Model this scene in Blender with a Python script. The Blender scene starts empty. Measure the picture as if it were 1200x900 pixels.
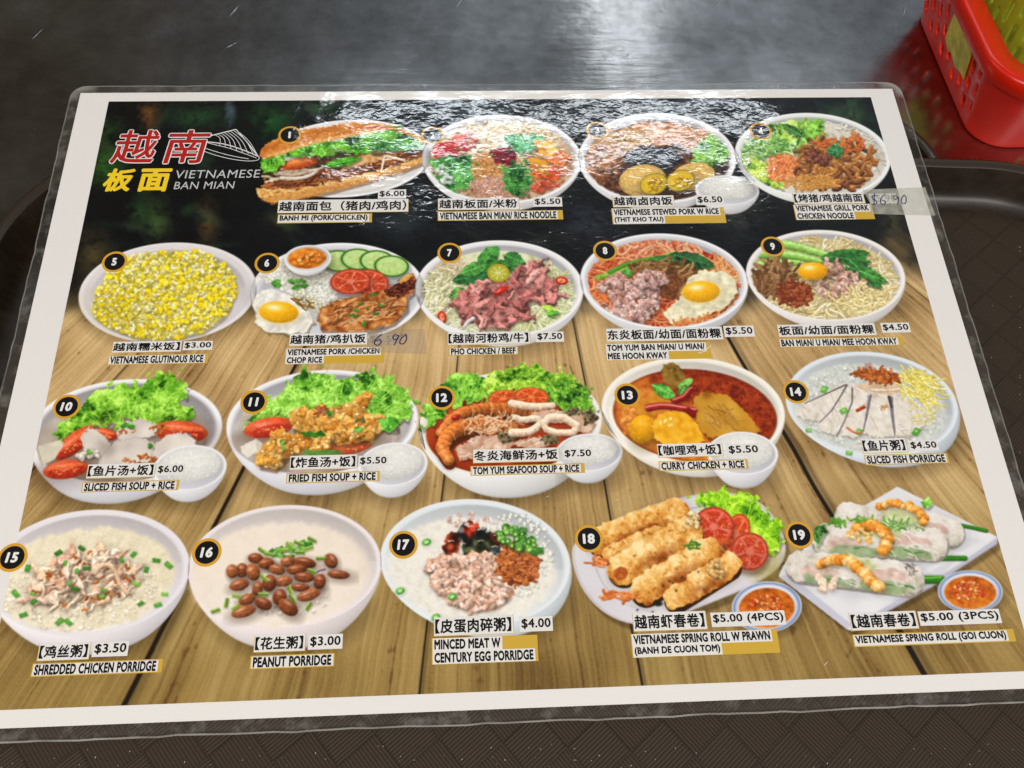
import bpy, bmesh, math
import numpy as np
from mathutils import Vector, Matrix

scene = bpy.context.scene
COL = scene.collection
# ------------------------------------------------------------------ camera
TILT = math.radians(4.4)                       # the menu leans on the back rim of the tray
cam_d = bpy.data.cameras.new("camera"); cam = bpy.data.objects.new("camera", cam_d); COL.objects.link(cam)
cam_d.sensor_width = 36.0; cam_d.lens = 36.0*1049.04/1200.0; cam_d.clip_start = 0.01; cam_d.clip_end = 60
_r = Vector((0.998577123858076, -0.04318849502038997, 0.03128081056273135))
_u = Vector((0.021233824768422508, 0.8601060212128526, 0.5096731829713961))
_f = Vector((0.048916790502206514, 0.5082837654020338, -0.8597992541578156))
CAMP = Vector((0.19269717818795165, -0.06479511246653684, 0.34654090690545514))
cam.matrix_world = Matrix(((_r.x, _u.x, -_f.x, CAMP.x), (_r.y, _u.y, -_f.y, CAMP.y), (_r.z, _u.z, -_f.z, CAMP.z), (0, 0, 0, 1)))
scene.camera = cam
# ------------------------------------------------------------------ surroundings: a dim eating hall
world = bpy.data.worlds.new("World"); scene.world = world; world.use_nodes = True
wn = world.node_tree.nodes; wl = world.node_tree.links; wn.clear()
w_out = wn.new("ShaderNodeOutputWorld"); w_bg = wn.new("ShaderNodeBackground")
w_tc = wn.new("ShaderNodeTexCoord"); w_sep = wn.new("ShaderNodeSeparateXYZ"); w_rx = wn.new("ShaderNodeValToRGB")
w_map = wn.new("ShaderNodeMapRange"); w_no = wn.new("ShaderNodeTexNoise"); w_mul = wn.new("ShaderNodeMix")
wl.new(w_tc.outputs["Generated"], w_sep.inputs[0]); wl.new(w_sep.outputs["X"], w_map.inputs["Value"])
w_map.inputs["From Min"].default_value = -0.75; w_map.inputs["From Max"].default_value = 0.75
cr = w_rx.color_ramp; cr.elements[0].position = 0.0; cr.elements[0].color = (.058, .044, .027, 1)
cr.elements[1].position = 1.0; cr.elements[1].color = (.20, .21, .22, 1)
for p, c in ((.30, (.080, .066, .048, 1)), (.44, (.18, .195, .205, 1)), (.62, (.31, .35, .385, 1)), (.80, (.24, .26, .28, 1))):
    e = cr.elements.new(p); e.color = c
wl.new(w_map.outputs["Result"], w_rx.inputs["Fac"])
w_no.inputs["Scale"].default_value = 3.5; w_no.inputs["Detail"].default_value = 3
wl.new(w_tc.outputs["Generated"], w_no.inputs["Vector"])
w_mr = wn.new("ShaderNodeMapRange"); w_mr.inputs["From Min"].default_value = .3; w_mr.inputs["From Max"].default_value = .7
w_mr.inputs["To Min"].default_value = .75; w_mr.inputs["To Max"].default_value = 1.2
wl.new(w_no.outputs["Fac"], w_mr.inputs["Value"])
w_mul.data_type = 'RGBA'; w_mul.blend_type = 'MULTIPLY'; w_mul.inputs["Factor"].default_value = 1
wl.new(w_rx.outputs["Color"], w_mul.inputs["A"]); wl.new(w_mr.outputs["Result"], w_mul.inputs["B"])
# the ceiling straight above is unlit and darker than the open sides of the hall
w_el = wn.new("ShaderNodeMapRange"); w_el.interpolation_type = 'SMOOTHSTEP'
w_el.inputs["From Min"].default_value = .70; w_el.inputs["From Max"].default_value = .97; w_el.inputs["To Min"].default_value = 1; w_el.inputs["To Max"].default_value = .22
wl.new(w_sep.outputs["Z"], w_el.inputs["Value"])
w_m2 = wn.new("ShaderNodeMix"); w_m2.data_type = 'RGBA'; w_m2.blend_type = 'MULTIPLY'; w_m2.inputs["Factor"].default_value = 1
wl.new(w_mul.outputs["Result"], w_m2.inputs["A"]); wl.new(w_el.outputs["Result"], w_m2.inputs["B"])
wl.new(w_m2.outputs["Result"], w_bg.inputs["Color"]); w_bg.inputs["Strength"].default_value = 1.0
wl.new(w_bg.outputs[0], w_out.inputs[0])

def lamp(name, loc, target, sx, sy, power, col, roll=0.0):
    d = bpy.data.lights.new(name, 'AREA'); d.shape = 'RECTANGLE'; d.size = sx; d.size_y = sy; d.energy = power; d.color = col
    o = bpy.data.objects.new(name, d); COL.objects.link(o); o.location = loc
    v = Vector(target)-Vector(loc)
    o.rotation_euler = (v.to_track_quat('-Z', 'Y') @ Matrix.Rotation(roll, 3, 'Z').to_quaternion()).to_euler()
    return o
HC = 2.1                                        # ceiling height over the table
def at_dir(elev, az, z=HC):                     # a place on the ceiling seen from the menu under these angles
    d = z/math.tan(math.radians(elev)); return (0.2+d*math.sin(math.radians(az)), 0.2+d*math.cos(math.radians(az)), z)
def down(name, p, sx, sy, power, col): return lamp(name, p, (p[0], p[1]+1e-4, 0), sx, sy, power, col)
# twin tubes running away from the table: their reflection is the pair of bright lines on the steel
down("tube_or_fill_lamp", (0.82, 3.5, HC), .04, 1.3, 1.5, (.92, .96, 1.0))
down("tube_or_fill_lamp", (0.96, 3.5, HC), .04, 1.3, 1.5, (.92, .96, 1.0))
# row of tubes across, mirrored in the crinkled film at the top of the menu
down("tube_or_fill_lamp", at_dir(50.5, -4), .60, .12, 5.0, (.84, .93, 1.0))
down("tube_or_fill_lamp", at_dir(49, 20), .75, .12, 5.4, (.88, .95, 1.0))
# fill lamps added behind and beside the camera to raise the general light
down("tube_or_fill_lamp", (-1.1, -1.6, HC), 1.3, .3, 66, (1.0, .93, .84))
down("tube_or_fill_lamp", (1.4, -1.5, HC), 1.3, .3, 58, (1.0, .96, .93))
down("tube_or_fill_lamp", (-2.6, .9, HC), .3, 1.3, 22, (1.0, .88, .74))
vs = scene.view_settings
vs.view_transform = 'Standard'; vs.look = 'None'; vs.exposure = 0.0; vs.gamma = 1.0; vs.use_curve_mapping = False
scene.cycles.max_bounces = 8; scene.cycles.use_denoising = True
# ------------------------------------------------------------------ the print: a small painter
# The menu is a flat photographic print.  It is painted here stroke by stroke on a canvas that
# covers the paper (6 px per millimetre).  Places are given in image pixels of the camera view and turned into
# places on the paper by S() / its inverse L(); the result is only a texture fixed to the paper.
PW, PH = 0.42, 0.42 / 1.388642
_src = [(0, PH), (PW, PH), (PW, 0), (0, 0)]
_dst = [(95., 110.), (1045., 105.), (1257., 805.), (-75., 857.)]  # paper corners in image pixels of the camera view
def _homography(a, b):
    A = []
    for (x, y), (u, v) in zip(a, b):
        A.append([x, y, 1, 0, 0, 0, -u*x, -u*y, -u]); A.append([0, 0, 0, x, y, 1, -v*x, -v*y, -v])
    h = np.linalg.svd(np.array(A))[2][-1].reshape(3, 3)
    return h / h[2, 2]
HM = _homography(_src, _dst); HI = np.linalg.inv(HM)
def S(x, y):                                   # image pixels -> metres on the paper
    q = HI @ np.array([x, y, 1.0]); return q[0]/q[2], q[1]/q[2]
def L(u, v):                                   # metres on the paper -> image pixels
    q = HM @ np.array([u, v, 1.0]); return q[0]/q[2], q[1]/q[2]
PPM = 6000.0
CW, CH = int(PW*PPM), int(PH*PPM)
_j, _i = np.meshgrid((np.arange(CW)+.5)/PPM, (np.arange(CH)+.5)/PPM)
_w = HM[2,0]*_j + HM[2,1]*_i + HM[2,2]
GX = ((HM[0,0]*_j + HM[0,1]*_i + HM[0,2]) / _w).astype(np.float32)
GY = ((HM[1,0]*_j + HM[1,1]*_i + HM[1,2]) / _w).astype(np.float32)
del _w
CAN = np.zeros((CH, CW, 3), np.float32)
rng = np.random.default_rng(11)

def fnoise(r, seed):                           # smooth noise with features of about r canvas px, std 1
    g = np.random.default_rng(seed)
    f = max(1, int(r/3))
    h, w = CH//f + 3, CW//f + 3
    a = np.fft.rfft2(g.standard_normal((h, w)))
    ky = np.fft.fftfreq(h)[:, None]; kx = np.fft.rfftfreq(w)[None]
    a = np.fft.irfft2(a*np.exp(-(kx*kx+ky*ky)*(2.2*r/f)**2), s=(h, w))
    a /= a.std()
    if f > 1:
        yy = np.arange(CH)/f; xx = np.arange(CW)/f
        y0 = yy.astype(int); x0 = xx.astype(int); ty = (yy-y0)[:, None]; tx = (xx-x0)[None]
        a = (a[y0][:, x0]*(1-ty)*(1-tx) + a[y0+1][:, x0]*ty*(1-tx) + a[y0][:, x0+1]*(1-ty)*tx + a[y0+1][:, x0+1]*ty*tx)
    return a[:CH, :CW].astype(np.float32)
N1, N2, N3, N4, N5 = fnoise(1.6, 1), fnoise(4, 2), fnoise(9, 3), fnoise(24, 4), fnoise(80, 5)
M2, M3, M4 = fnoise(4, 12), fnoise(9, 13), fnoise(24, 14)
def rgb(c): return np.array(c, np.float32)/255.0
def win(x0, y0, x1, y1):                       # canvas window round a box in image pixels
    p = [S(x0, y0), S(x1, y0), S(x1, y1), S(x0, y1)]
    us = [q[0]*PPM for q in p]; vs = [q[1]*PPM for q in p]
    a, b = max(0, int(min(us))-1), min(CW, int(max(us))+2)
    c, d = max(0, int(min(vs))-1), min(CH, int(max(vs))+2)
    if a >= b or c >= d: return None
    return (slice(c, d), slice(a, b))
def put(sl, m, col):
    v = CAN[sl]; v += m[..., None]*(col - v)
def smooth(a, b, x):
    t = np.clip((x-a)/(b-a), 0, 1); return t*t*(3-2*t)
def ell(cx, cy, rx, ry, rot=0, soft=.5, warp=0, grow=0):
    R = max(rx, ry) + soft + warp*3 + grow
    sl = win(cx-R, cy-R, cx+R, cy+R)
    if sl is None: return None
    X = GX[sl]-cx; Y = GY[sl]-cy
    if warp: X = X + N3[sl]*warp; Y = Y + M3[sl]*warp
    if rot:
        c, s = math.cos(math.radians(rot)), math.sin(math.radians(rot))
        X, Y = X*c + Y*s, -X*s + Y*c
    u, v = X/rx, Y/ry
    r = np.sqrt(u*u+v*v)
    m = np.clip((1-r)*min(rx, ry)/max(soft, .3)*.5+.5, 0, 1)
    return sl, m, u, v, r
def disc(cx, cy, rx, ry, rot, col, soft=.5, a=1.0, warp=0):
    e = ell(cx, cy, rx, ry, rot, soft, warp)
    if e: put(e[0], e[1]*a, rgb(col))
def polymask(pts, warp=0, nz=None, soft=1):
    xs = [p[0] for p in pts]; ys = [p[1] for p in pts]; g = warp*2.5+1
    sl = win(min(xs)-g, min(ys)-g, max(xs)+g, max(ys)+g)
    if sl is None: return None
    X, Y = GX[sl], GY[sl]
    if warp:
        na, nb = nz or (N3, M3)
        X = X + na[sl]*warp; Y = Y + nb[sl]*warp
    ins = np.zeros(X.shape, bool)
    for k in range(len(pts)):
        (xa, ya), (xb, yb) = pts[k-1], pts[k]
        if ya == yb: continue
        ins ^= ((Y > ya) != (Y > yb)) & (X < (xb-xa)*(Y-ya)/(yb-ya)+xa)
    m = ins.astype(np.float32)
    for _ in range(soft):
        m = blur3(m)
    return sl, m
def blur3(m):
    p = np.pad(m, 1, mode='edge')
    m = (p[:-2]+2*p[1:-1]+p[2:])*.25
    return (m[:, :-2]+2*m[:, 1:-1]+m[:, 2:])*.25
def ramp(t, cols):                             # t 0..1 -> colour through a list of colours
    c = np.array(cols, np.float32)/255.0
    t = np.clip(t, 0, 1)*(len(cols)-1); k = np.minimum(t.astype(int), len(cols)-2); f = (t-k)[..., None]
    return c[k]*(1-f) + c[k+1]*f
def patch(reg, cols, nz=None, amp=.22, warp=0, soft=1, a=1.0, bias=.5, edge=None):
    """a patch of stuff: region, list of colours from dark to light, noise that runs through them"""
    if isinstance(reg, list):
        r_ = polymask(reg, warp, (N2, M2) if warp and warp < 1.5 else None, soft)
        if r_ is None: return
        sl, m = r_; t = np.full(m.shape, bias, np.float32)
    else:
        e = ell(*reg, soft=soft*.6, warp=warp)
        if e is None: return
        sl, m, u, v, r = e
        t = bias - .10*u - .16*v - .0*r
        if edge: t = t - edge*smooth(.7, 1.0, r)
    n = (N2 if nz is None else nz)[sl]
    put(sl, m*a, ramp(t + n*amp, cols))
def rnd(reg, n):
    """n random places in a region (polygon or ellipse), far ones first"""
    out = []
    if isinstance(reg, list):
        xs = [p[0] for p in reg]; ys = [p[1] for p in reg]
        while len(out) < n:
            x = rng.uniform(min(xs), max(xs)); y = rng.uniform(min(ys), max(ys)); ins = False
            for k in range(len(reg)):
                (xa, ya), (xb, yb) = reg[k-1], reg[k]
                if (y > ya) != (y > yb) and x < (xb-xa)*(y-ya)/(yb-ya)+xa: ins = not ins
            if ins: out.append((x, y))
    else:
        cx, cy, rx, ry = reg[:4]; rot = math.radians(reg[4]) if len(reg) > 4 else 0
        for _ in range(n):
            r = math.sqrt(rng.random()); a = rng.uniform(0, 6.283); u, v = r*math.cos(a)*rx, r*math.sin(a)*ry
            out.append((cx+u*math.cos(rot)-v*math.sin(rot), cy+u*math.sin(rot)+v*math.cos(rot)))
    out.sort(key=lambda p: p[1])
    return out
def pick(pal):
    a, b = pal[rng.integers(len(pal))], pal[rng.integers(len(pal))]
    t = rng.random()*.5
    return [a[k]*(1-t)+b[k]*t for k in range(3)]
def blob(x, y, rx, ry, rot, col, shade=.3, gloss=0, shadow=.35, nz=.05, warp=0):
    if shadow:
        e = ell(x+rx*.18, y+ry*.4, rx*1.08, ry*1.08, rot, soft=max(1, rx*.5))
        if e: put(e[0], e[1]*shadow, rgb(col)*.25)
    e = ell(x, y, rx, ry, rot, soft=.45, warp=warp)
    if e is None: return
    sl, m, u, v, r = e
    c_, s_ = math.cos(math.radians(rot)), math.sin(math.radians(rot))
    up = -(u*s_ + v*c_); lf = -(u*c_ - v*s_)
    k = 1.02 + shade*(.62*up + .3*lf) - shade*.5*r*r + nz*N2[sl] + nz*.6*N1[sl]
    c = rgb(col)*k[..., None]
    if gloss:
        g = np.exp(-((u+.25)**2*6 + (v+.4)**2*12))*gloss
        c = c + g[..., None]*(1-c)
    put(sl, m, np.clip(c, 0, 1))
def lumps(reg, n, r0, r1, pal, shade=.35, gloss=0, shadow=.4, squash=.8, nz=.06, warp=0):
    for x, y in rnd(reg, n):
        r = rng.uniform(r0, r1)
        blob(x, y, r, r*squash*rng.uniform(.75, 1.1), rng.uniform(0, 180), pick(pal), shade, gloss*rng.uniform(.3, 1), shadow, nz, warp)
def stroke(pts, w, col, shade=.35, w1=None, shadow=.35, nz=.05, hi=0):
    """a rounded strand along a polyline (noodle, sprout, shred, stem)"""
    w1 = w if w1 is None else w1
    if 3 <= len(pts) <= 6 and w > .9:
        for _ in range(2):
            q = [pts[0]]
            for a, b in zip(pts[:-1], pts[1:]):
                q += [(a[0]*.75+b[0]*.25, a[1]*.75+b[1]*.25), (a[0]*.25+b[0]*.75, a[1]*.25+b[1]*.75)]
            pts = q+[pts[-1]]
    W_ = max(w, w1)+1.2
    xs = [p[0] for p in pts]; ys = [p[1] for p in pts]
    sl = win(min(xs)-W_, min(ys)-W_, max(xs)+W_, max(ys)+W_)
    if sl is None: return
    X, Y = GX[sl], GY[sl]
    best = np.full(X.shape, 1e9, np.float32); side = np.zeros(X.shape, np.float32); tt = side.copy()
    n = len(pts)-1
    for k in range(n):
        (xa, ya), (xb, yb) = pts[k], pts[k+1]
        dx, dy = xb-xa, yb-ya; l2 = dx*dx+dy*dy+1e-9
        t = np.clip(((X-xa)*dx+(Y-ya)*dy)/l2, 0, 1)
        ex, ey = X-xa-t*dx, Y-ya-t*dy
        d = np.sqrt(ex*ex+ey*ey); b = d < best
        best[b] = d[b]; side[b] = (ex*.35+ey)[b]; tt[b] = ((k+t)/n)[b]
    ww = (w + (w1-w)*tt)
    if shadow:
        put(sl, np.clip((ww*1.5-best)/(ww*.9+.4), 0, 1)*shadow, rgb(col)*.3)
    m = np.clip((ww-best)/.6+.5, 0, 1)
    q = np.clip(side/np.maximum(ww, .1), -1, 1)
    k = 1 - shade*.5*q - shade*.6*(best/np.maximum(ww, .1))**2*.6 + nz*N2[sl]
    c = rgb(col)*k[..., None]
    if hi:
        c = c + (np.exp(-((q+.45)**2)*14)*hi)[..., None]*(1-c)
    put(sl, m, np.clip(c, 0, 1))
def curl(x, y, ang, ln, bend, n=6, jit=.25):
    pts = [(x, y)]; a = ang; st = ln/n; b = bend/n
    for _ in range(n):
        x += math.cos(a)*st; y += math.sin(a)*st*.8; a += b + rng.normal(0, jit)
        pts.append((x, y))
    return pts
def strands(reg, n, ln, w, pal, bend=2.0, ang=None, spread=3.14, shade=.35, shadow=.3, jit=.25, hi=0, seg=6):
    for x, y in rnd(reg, n):
        a = rng.uniform(0, 6.283) if ang is None else math.radians(ang)+rng.uniform(-spread, spread)
        l_ = ln*rng.uniform(.6, 1.2)
        stroke(curl(x-math.cos(a)*l_*.4, y-math.sin(a)*l_*.3, a, l_, rng.choice([-1, 1])*bend*rng.uniform(.3, 1), seg, jit),
               w*rng.uniform(.75, 1.15), pick(pal), shade, None, shadow, .05, hi)
def bits(reg, n, size, pal, shadow=.35, asp=.6):
    for x, y in rnd(reg, n):
        s = size*rng.uniform(.7, 1.25); a = rng.uniform(0, 3.14); c, d = math.cos(a), math.sin(a)
        q = [(x+(u*c-v*d)*s, y+(u*d+v*c)*s*.85) for u, v in ((-1, -asp), (1, -asp*.8), (.9, asp), (-.9, asp*.9))]
        if shadow:
            r_ = polymask([(p[0]+.5, p[1]+1.0) for p in q], soft=2)
            if r_: put(r_[0], r_[1]*shadow, rgb((60, 50, 30)))
        r_ = polymask(q)
        if r_:
            col = pick(pal); put(r_[0], r_[1], rgb(col))
            qi = [(x+(u*c-v*d)*s*.5, y-.2*s+(u*d+v*c)*s*.4) for u, v in ((-1, -asp), (1, -asp), (1, asp), (-1, asp))]
            r_ = polymask(qi, soft=1)
            if r_: put(r_[0], r_[1]*.45, np.clip(rgb(col)*1.35+.04, 0, 1))
GREENS = [(62, 130, 44), (92, 156, 62), (124, 182, 84), (56, 108, 42)]
def scallion(reg, n, size=3): bits(reg, n, size, GREENS)
def rings(reg, n, size=3):
    for x, y in rnd(reg, n):
        s = size*rng.uniform(.75, 1.2); a = rng.uniform(0, 180)
        blob(x, y, s, s*.75, a, pick(GREENS), .3, .15, .35)
        disc(x, y, s*.45, s*.32, a, (190, 225, 130))
def lettuce(pts, warp=3.2, dark=(36, 92, 18), light=(150, 214, 74), veins=24, seed=0, hi=.5):
    r_ = polymask([(x+2, y+4) for x, y in pts], warp, (N3, M3), soft=3)
    if r_: put(r_[0], r_[1]*.35, rgb((30, 30, 15)))
    r_ = polymask(pts, warp, (N3, M3))
    if r_ is None: return
    sl, m = r_
    q3 = .75*np.roll(N3, seed*37, 1)[sl]+.22*np.roll(M2, seed*91, 0)[sl]+1.0*np.roll(N4, seed*53, 1)[sl]
    a = np.exp(-(q3/.42)**2); g2 = np.clip(-np.roll(M3, seed*53, 1)[sl]*.6-.8*np.roll(M4, seed*71, 0)[sl]-.5, 0, 1.2)
    mid = [(dark[k]*.45+light[k]*.55) for k in range(3)]
    hl = [min(255, light[k]+45) for k in range(3)]
    t = .50 + .27*a - .30*g2 + .10*N4[sl] + .03*N1[sl] + .05*N2[sl]
    put(sl, m, ramp(t, [[d*.55 for d in dark], dark, mid, light, hl, [min(255, c+18) for c in hl]]))
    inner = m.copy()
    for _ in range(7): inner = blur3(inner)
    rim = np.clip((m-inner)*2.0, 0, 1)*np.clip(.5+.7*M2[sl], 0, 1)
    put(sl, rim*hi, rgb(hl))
    g = N1[sl]*.6+M2[sl]
    put(sl, m*np.clip((g-1.6)*.5, 0, .4), rgb((225, 250, 180)))
    put(sl, m*np.clip((-g-1.7)*.7, 0, .5), rgb([d*.45 for d in dark]))
    cx = sum(p[0] for p in pts)/len(pts); cy = max(p[1] for p in pts)
    for x, y in rnd(pts, veins):
        stroke([(x, y), (x+(cx-x)*.12+rng.normal(0, 1.5), y+(cy-y)*.16), (x+(cx-x)*.25, y+(cy-y)*.34)], .35, [min(255, c+15) for c in light], .1, .7, .15)
def leaf(x, y, ln, wd, ang, col, vein=None, sh=.35):
    a = math.radians(ang); c, s = math.cos(a), math.sin(a); n = 9
    up = [(t*ln, -wd*math.sin(math.pi*t)**.75*(1-.25*t)) for t in [k/n for k in range(n+1)]]
    dn = [(t*ln, wd*math.sin(math.pi*t)**.75*(1-.25*t)) for t in [k/n for k in range(n, -1, -1)]]
    tr = lambda q: [(x+u*c-v*s, y+u*s+v*c) for u, v in q]
    r_ = polymask([(p+1, q+2) for p, q in tr(up+dn)], soft=3)
    if r_: put(r_[0], r_[1]*sh, rgb((20, 25, 12)))
    patch(tr(up+dn), [[k*.45 for k in col], col, [min(255, k*1.3+18) for k in col]], N3, .2, .5)
    r_ = polymask(tr([(t, v*.9) for t, v in up]+[(ln, 0), (0, 0)]))
    if r_: put(r_[0], r_[1]*.22, rgb([min(255, k*1.5+40) for k in col]))
    v_ = vein or [min(255, k*1.35+35) for k in col]
    stroke(tr([(0, 0), (ln*.5, 0), (ln*.92, 0)]), .55, v_, .1, .25, .1)
    for t in (.2, .35, .5, .65, .8):
        for sd in (-1, 1):
            h = wd*math.sin(math.pi*t)*.75
            stroke(tr([(t*ln, 0), (t*ln+ln*.1, sd*h)]), .28, v_, .1, .15, 0)
def tomato(cx, cy, rx, ry, rot=0, col=(192, 74, 46), pale=(226, 150, 122)):
    disc(cx+1.5, cy+ry*.22+1, rx*1.03, ry*1.03, rot, (50, 20, 12), 3, .4)
    e = ell(cx, cy, rx, ry, rot)
    if e is None: return
    sl, m, u, v, r = e
    th = np.arctan2(v, u); k = 5
    seg = np.abs(np.mod(th*k/6.2832, 1)-.5)*2                 # 0..1 between the walls of the slice
    wall = smooth(.72, .95, seg)*smooth(.12, .3, r)
    t = .38 + .10*N2[sl] - .12*v
    c = ramp(t, [[q*.6 for q in col], col, [min(255, q*1.12+18) for q in col], pale])
    gel = smooth(.22, .32, r)*(1-smooth(.74, .82, r))*(1-wall)
    c = c*(1-gel[..., None]*.55) + rgb((178, 52, 24))*gel[..., None]*.55
    put(sl, m, c)
    put(sl, m*wall*(1-smooth(.75, .86, r))*.75, rgb(pale))
    put(sl, m*(1-smooth(.14, .26, r))*.7, rgb(pale))
    put(sl, m*smooth(.88, .97, r)*.75, rgb([q*.72 for q in col]))
    put(sl, m*np.exp(-((r-.84)*18)**2)*.35, rgb((240, 140, 110)))
    put(sl, m*gel*np.clip(N1[sl]+N2[sl]*.5-1.1, 0, 1)*.8, rgb((240, 190, 120)))
def cucumber(cx, cy, rx, ry, rot=0):
    disc(cx+1, cy+2, rx*1.02, ry*1.04, rot, (30, 40, 15), 2.5, .4)
    e = ell(cx, cy, rx, ry, rot)
    if e is None: return
    sl, m, u, v, r = e
    put(sl, m, ramp(.5+.12*N2[sl]+.15*(-v), [(150, 190, 100), (186, 214, 138), (214, 232, 176)]))
    put(sl, m*smooth(.84, .93, r), rgb((46, 96, 30)))
    put(sl, m*np.exp(-((r-.86)*22)**2)*.5, rgb((120, 170, 70)))
    core = 1-smooth(.36, .5, r)
    put(sl, m*core*.5, rgb((206, 222, 150)))
    put(sl, m*core*np.clip(N1[sl]+.4*np.cos(6*np.arctan2(v, u)), 0, 1)*.55, rgb((150, 180, 90)))
def bowl(cx, cy, rx, ry, rot=0, depth=0, foot=.7, dx=0, col=(216, 215, 215), inner=.93, well=None, wcol=(196, 195, 200), lip=(236, 236, 238), drop=.25):
    """a white bowl or plate seen at a slant: cast shade, side wall, rim, hollow"""
    depth = depth + (1-foot)*ry*.9 if depth > 4 else depth
    disc(cx+dx+4, cy+depth+4, rx*max(foot, .7)*1.06, ry*max(foot, .7)*1.05, rot, (40, 30, 15), 12, .42)
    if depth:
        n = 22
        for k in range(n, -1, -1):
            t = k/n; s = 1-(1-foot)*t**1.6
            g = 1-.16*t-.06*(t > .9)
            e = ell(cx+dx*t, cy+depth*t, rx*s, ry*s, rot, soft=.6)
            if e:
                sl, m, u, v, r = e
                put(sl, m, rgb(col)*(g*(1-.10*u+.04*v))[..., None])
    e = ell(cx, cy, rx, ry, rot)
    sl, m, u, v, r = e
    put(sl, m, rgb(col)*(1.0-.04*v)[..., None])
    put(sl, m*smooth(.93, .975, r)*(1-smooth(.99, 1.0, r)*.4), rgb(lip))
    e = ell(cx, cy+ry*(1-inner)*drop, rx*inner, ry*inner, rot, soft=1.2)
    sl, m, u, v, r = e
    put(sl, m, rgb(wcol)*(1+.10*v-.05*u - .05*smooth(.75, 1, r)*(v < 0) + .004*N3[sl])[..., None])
def ricebowl(cx, cy, rx=34, ry=20, rot=-6, depth=13):
    bowl(cx, cy, rx, ry, rot, depth, .62, 0, (212, 212, 216), .9, None, (180, 181, 188))
    e = ell(cx, cy-ry*.12, rx*.86, ry*.80, rot, 1.0, .35)
    sl, m, u, v, r = e
    put(sl, m, np.clip(rgb((226, 226, 222))*(1-.10*r*r-.05*v+.012*N1[sl]+.012*N2[sl])[..., None], 0, 1))
    lumps((cx, cy+ry*.1, rx*.72, ry*.5, rot), 70, .8, 1.4, [(232, 232, 228), (218, 218, 214), (224, 224, 222)], .08, 0, .07, .6, .01)
def saucer(cx, cy, rx=41, ry=30, rot=-4):
    disc(cx+3, cy+5, rx, ry, rot, (40, 28, 12), 6, .4)
    e = ell(cx, cy, rx, ry, rot); sl, m, u, v, r = e
    put(sl, m, rgb((214, 216, 222))*(1-.04*v)[..., None])
    put(sl, m*np.exp(-((r-.93)*26)**2)*.85, rgb((92, 118, 172)))
    put(sl, m*np.exp(-((r-.87)*40)**2)*.4, rgb((120, 140, 185)))
    e = ell(cx, cy+1, rx*.8, ry*.78, rot, 1); sl, m, u, v, r = e
    put(sl, m, ramp(.5+.1*N2[sl]-.2*v*-1+.12*N3[sl], [(140, 62, 12), (196, 104, 28), (222, 140, 50)]))
    lumps((cx-2, cy-1, rx*.52, ry*.45, rot), 70, 1.2, 2.4, [(214, 84, 40), (232, 150, 90), (240, 190, 130), (196, 50, 24)], .3, .3, .3)
def friedegg(pts, yx, yy, yrx, yry, rot=0, white=(232, 230, 222)):
    r_ = polymask([(x+1.5, y+2.5) for x, y in pts], 1.2, soft=4)
    if r_: put(r_[0], r_[1]*.4, rgb((60, 40, 15)))
    r_ = polymask(pts, 1.2); sl, m = r_
    inner = m.copy()
    for _ in range(9): inner = blur3(inner)
    put(sl, m, np.clip(rgb(white)*(1+.045*N3[sl]+.02*N2[sl])[..., None], 0, 1))
    put(sl, np.clip((m-inner)*1.2, 0, 1)*np.clip(.4+.5*N3[sl], 0, 1), rgb((190, 150, 84)))
    disc(yx, yy+1, yrx*1.12, yry*1.14, rot, (238, 222, 170), 2, .7)
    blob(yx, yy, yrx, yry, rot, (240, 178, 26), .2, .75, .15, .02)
def drum(x, y, ln, w, ang, cols, sc=(50, 28, 10)):
    """a long browned roll with a mottled crust"""
    a = math.radians(ang); c, s = math.cos(a), math.sin(a)
    ex, ey = x+c*ln, y+s*ln
    P_ = [(x-s*w*-1*.0, y)]
    stroke([(x+1, y+3), (ex+1, ey+3)], w*1.0, sc, 0, None, .15)
    R = w+2
    sl = win(min(x, ex)-R, min(y, ey)-R, max(x, ex)+R, max(y, ey)+R)
    if sl is None: return
    X, Y = GX[sl]-x+N3[sl]*.8+N4[sl]*.8, GY[sl]-y+M3[sl]*.8+M4[sl]*1.0
    t = np.clip((X*c+Y*s)/ln, 0, 1); q = (-X*s+Y*c)/w; ux = (X*c+Y*s-t*ln)/w
    d = np.sqrt(q*q+ux*ux); m = np.clip((1-d)*w/.8+.5, 0, 1)
    k = .64 - .26*q - .13*d*d + .09*N3[sl] + .07*N2[sl] + .04*N1[sl] + .13*M4[sl]
    put(sl, m, ramp(k, cols))

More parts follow.
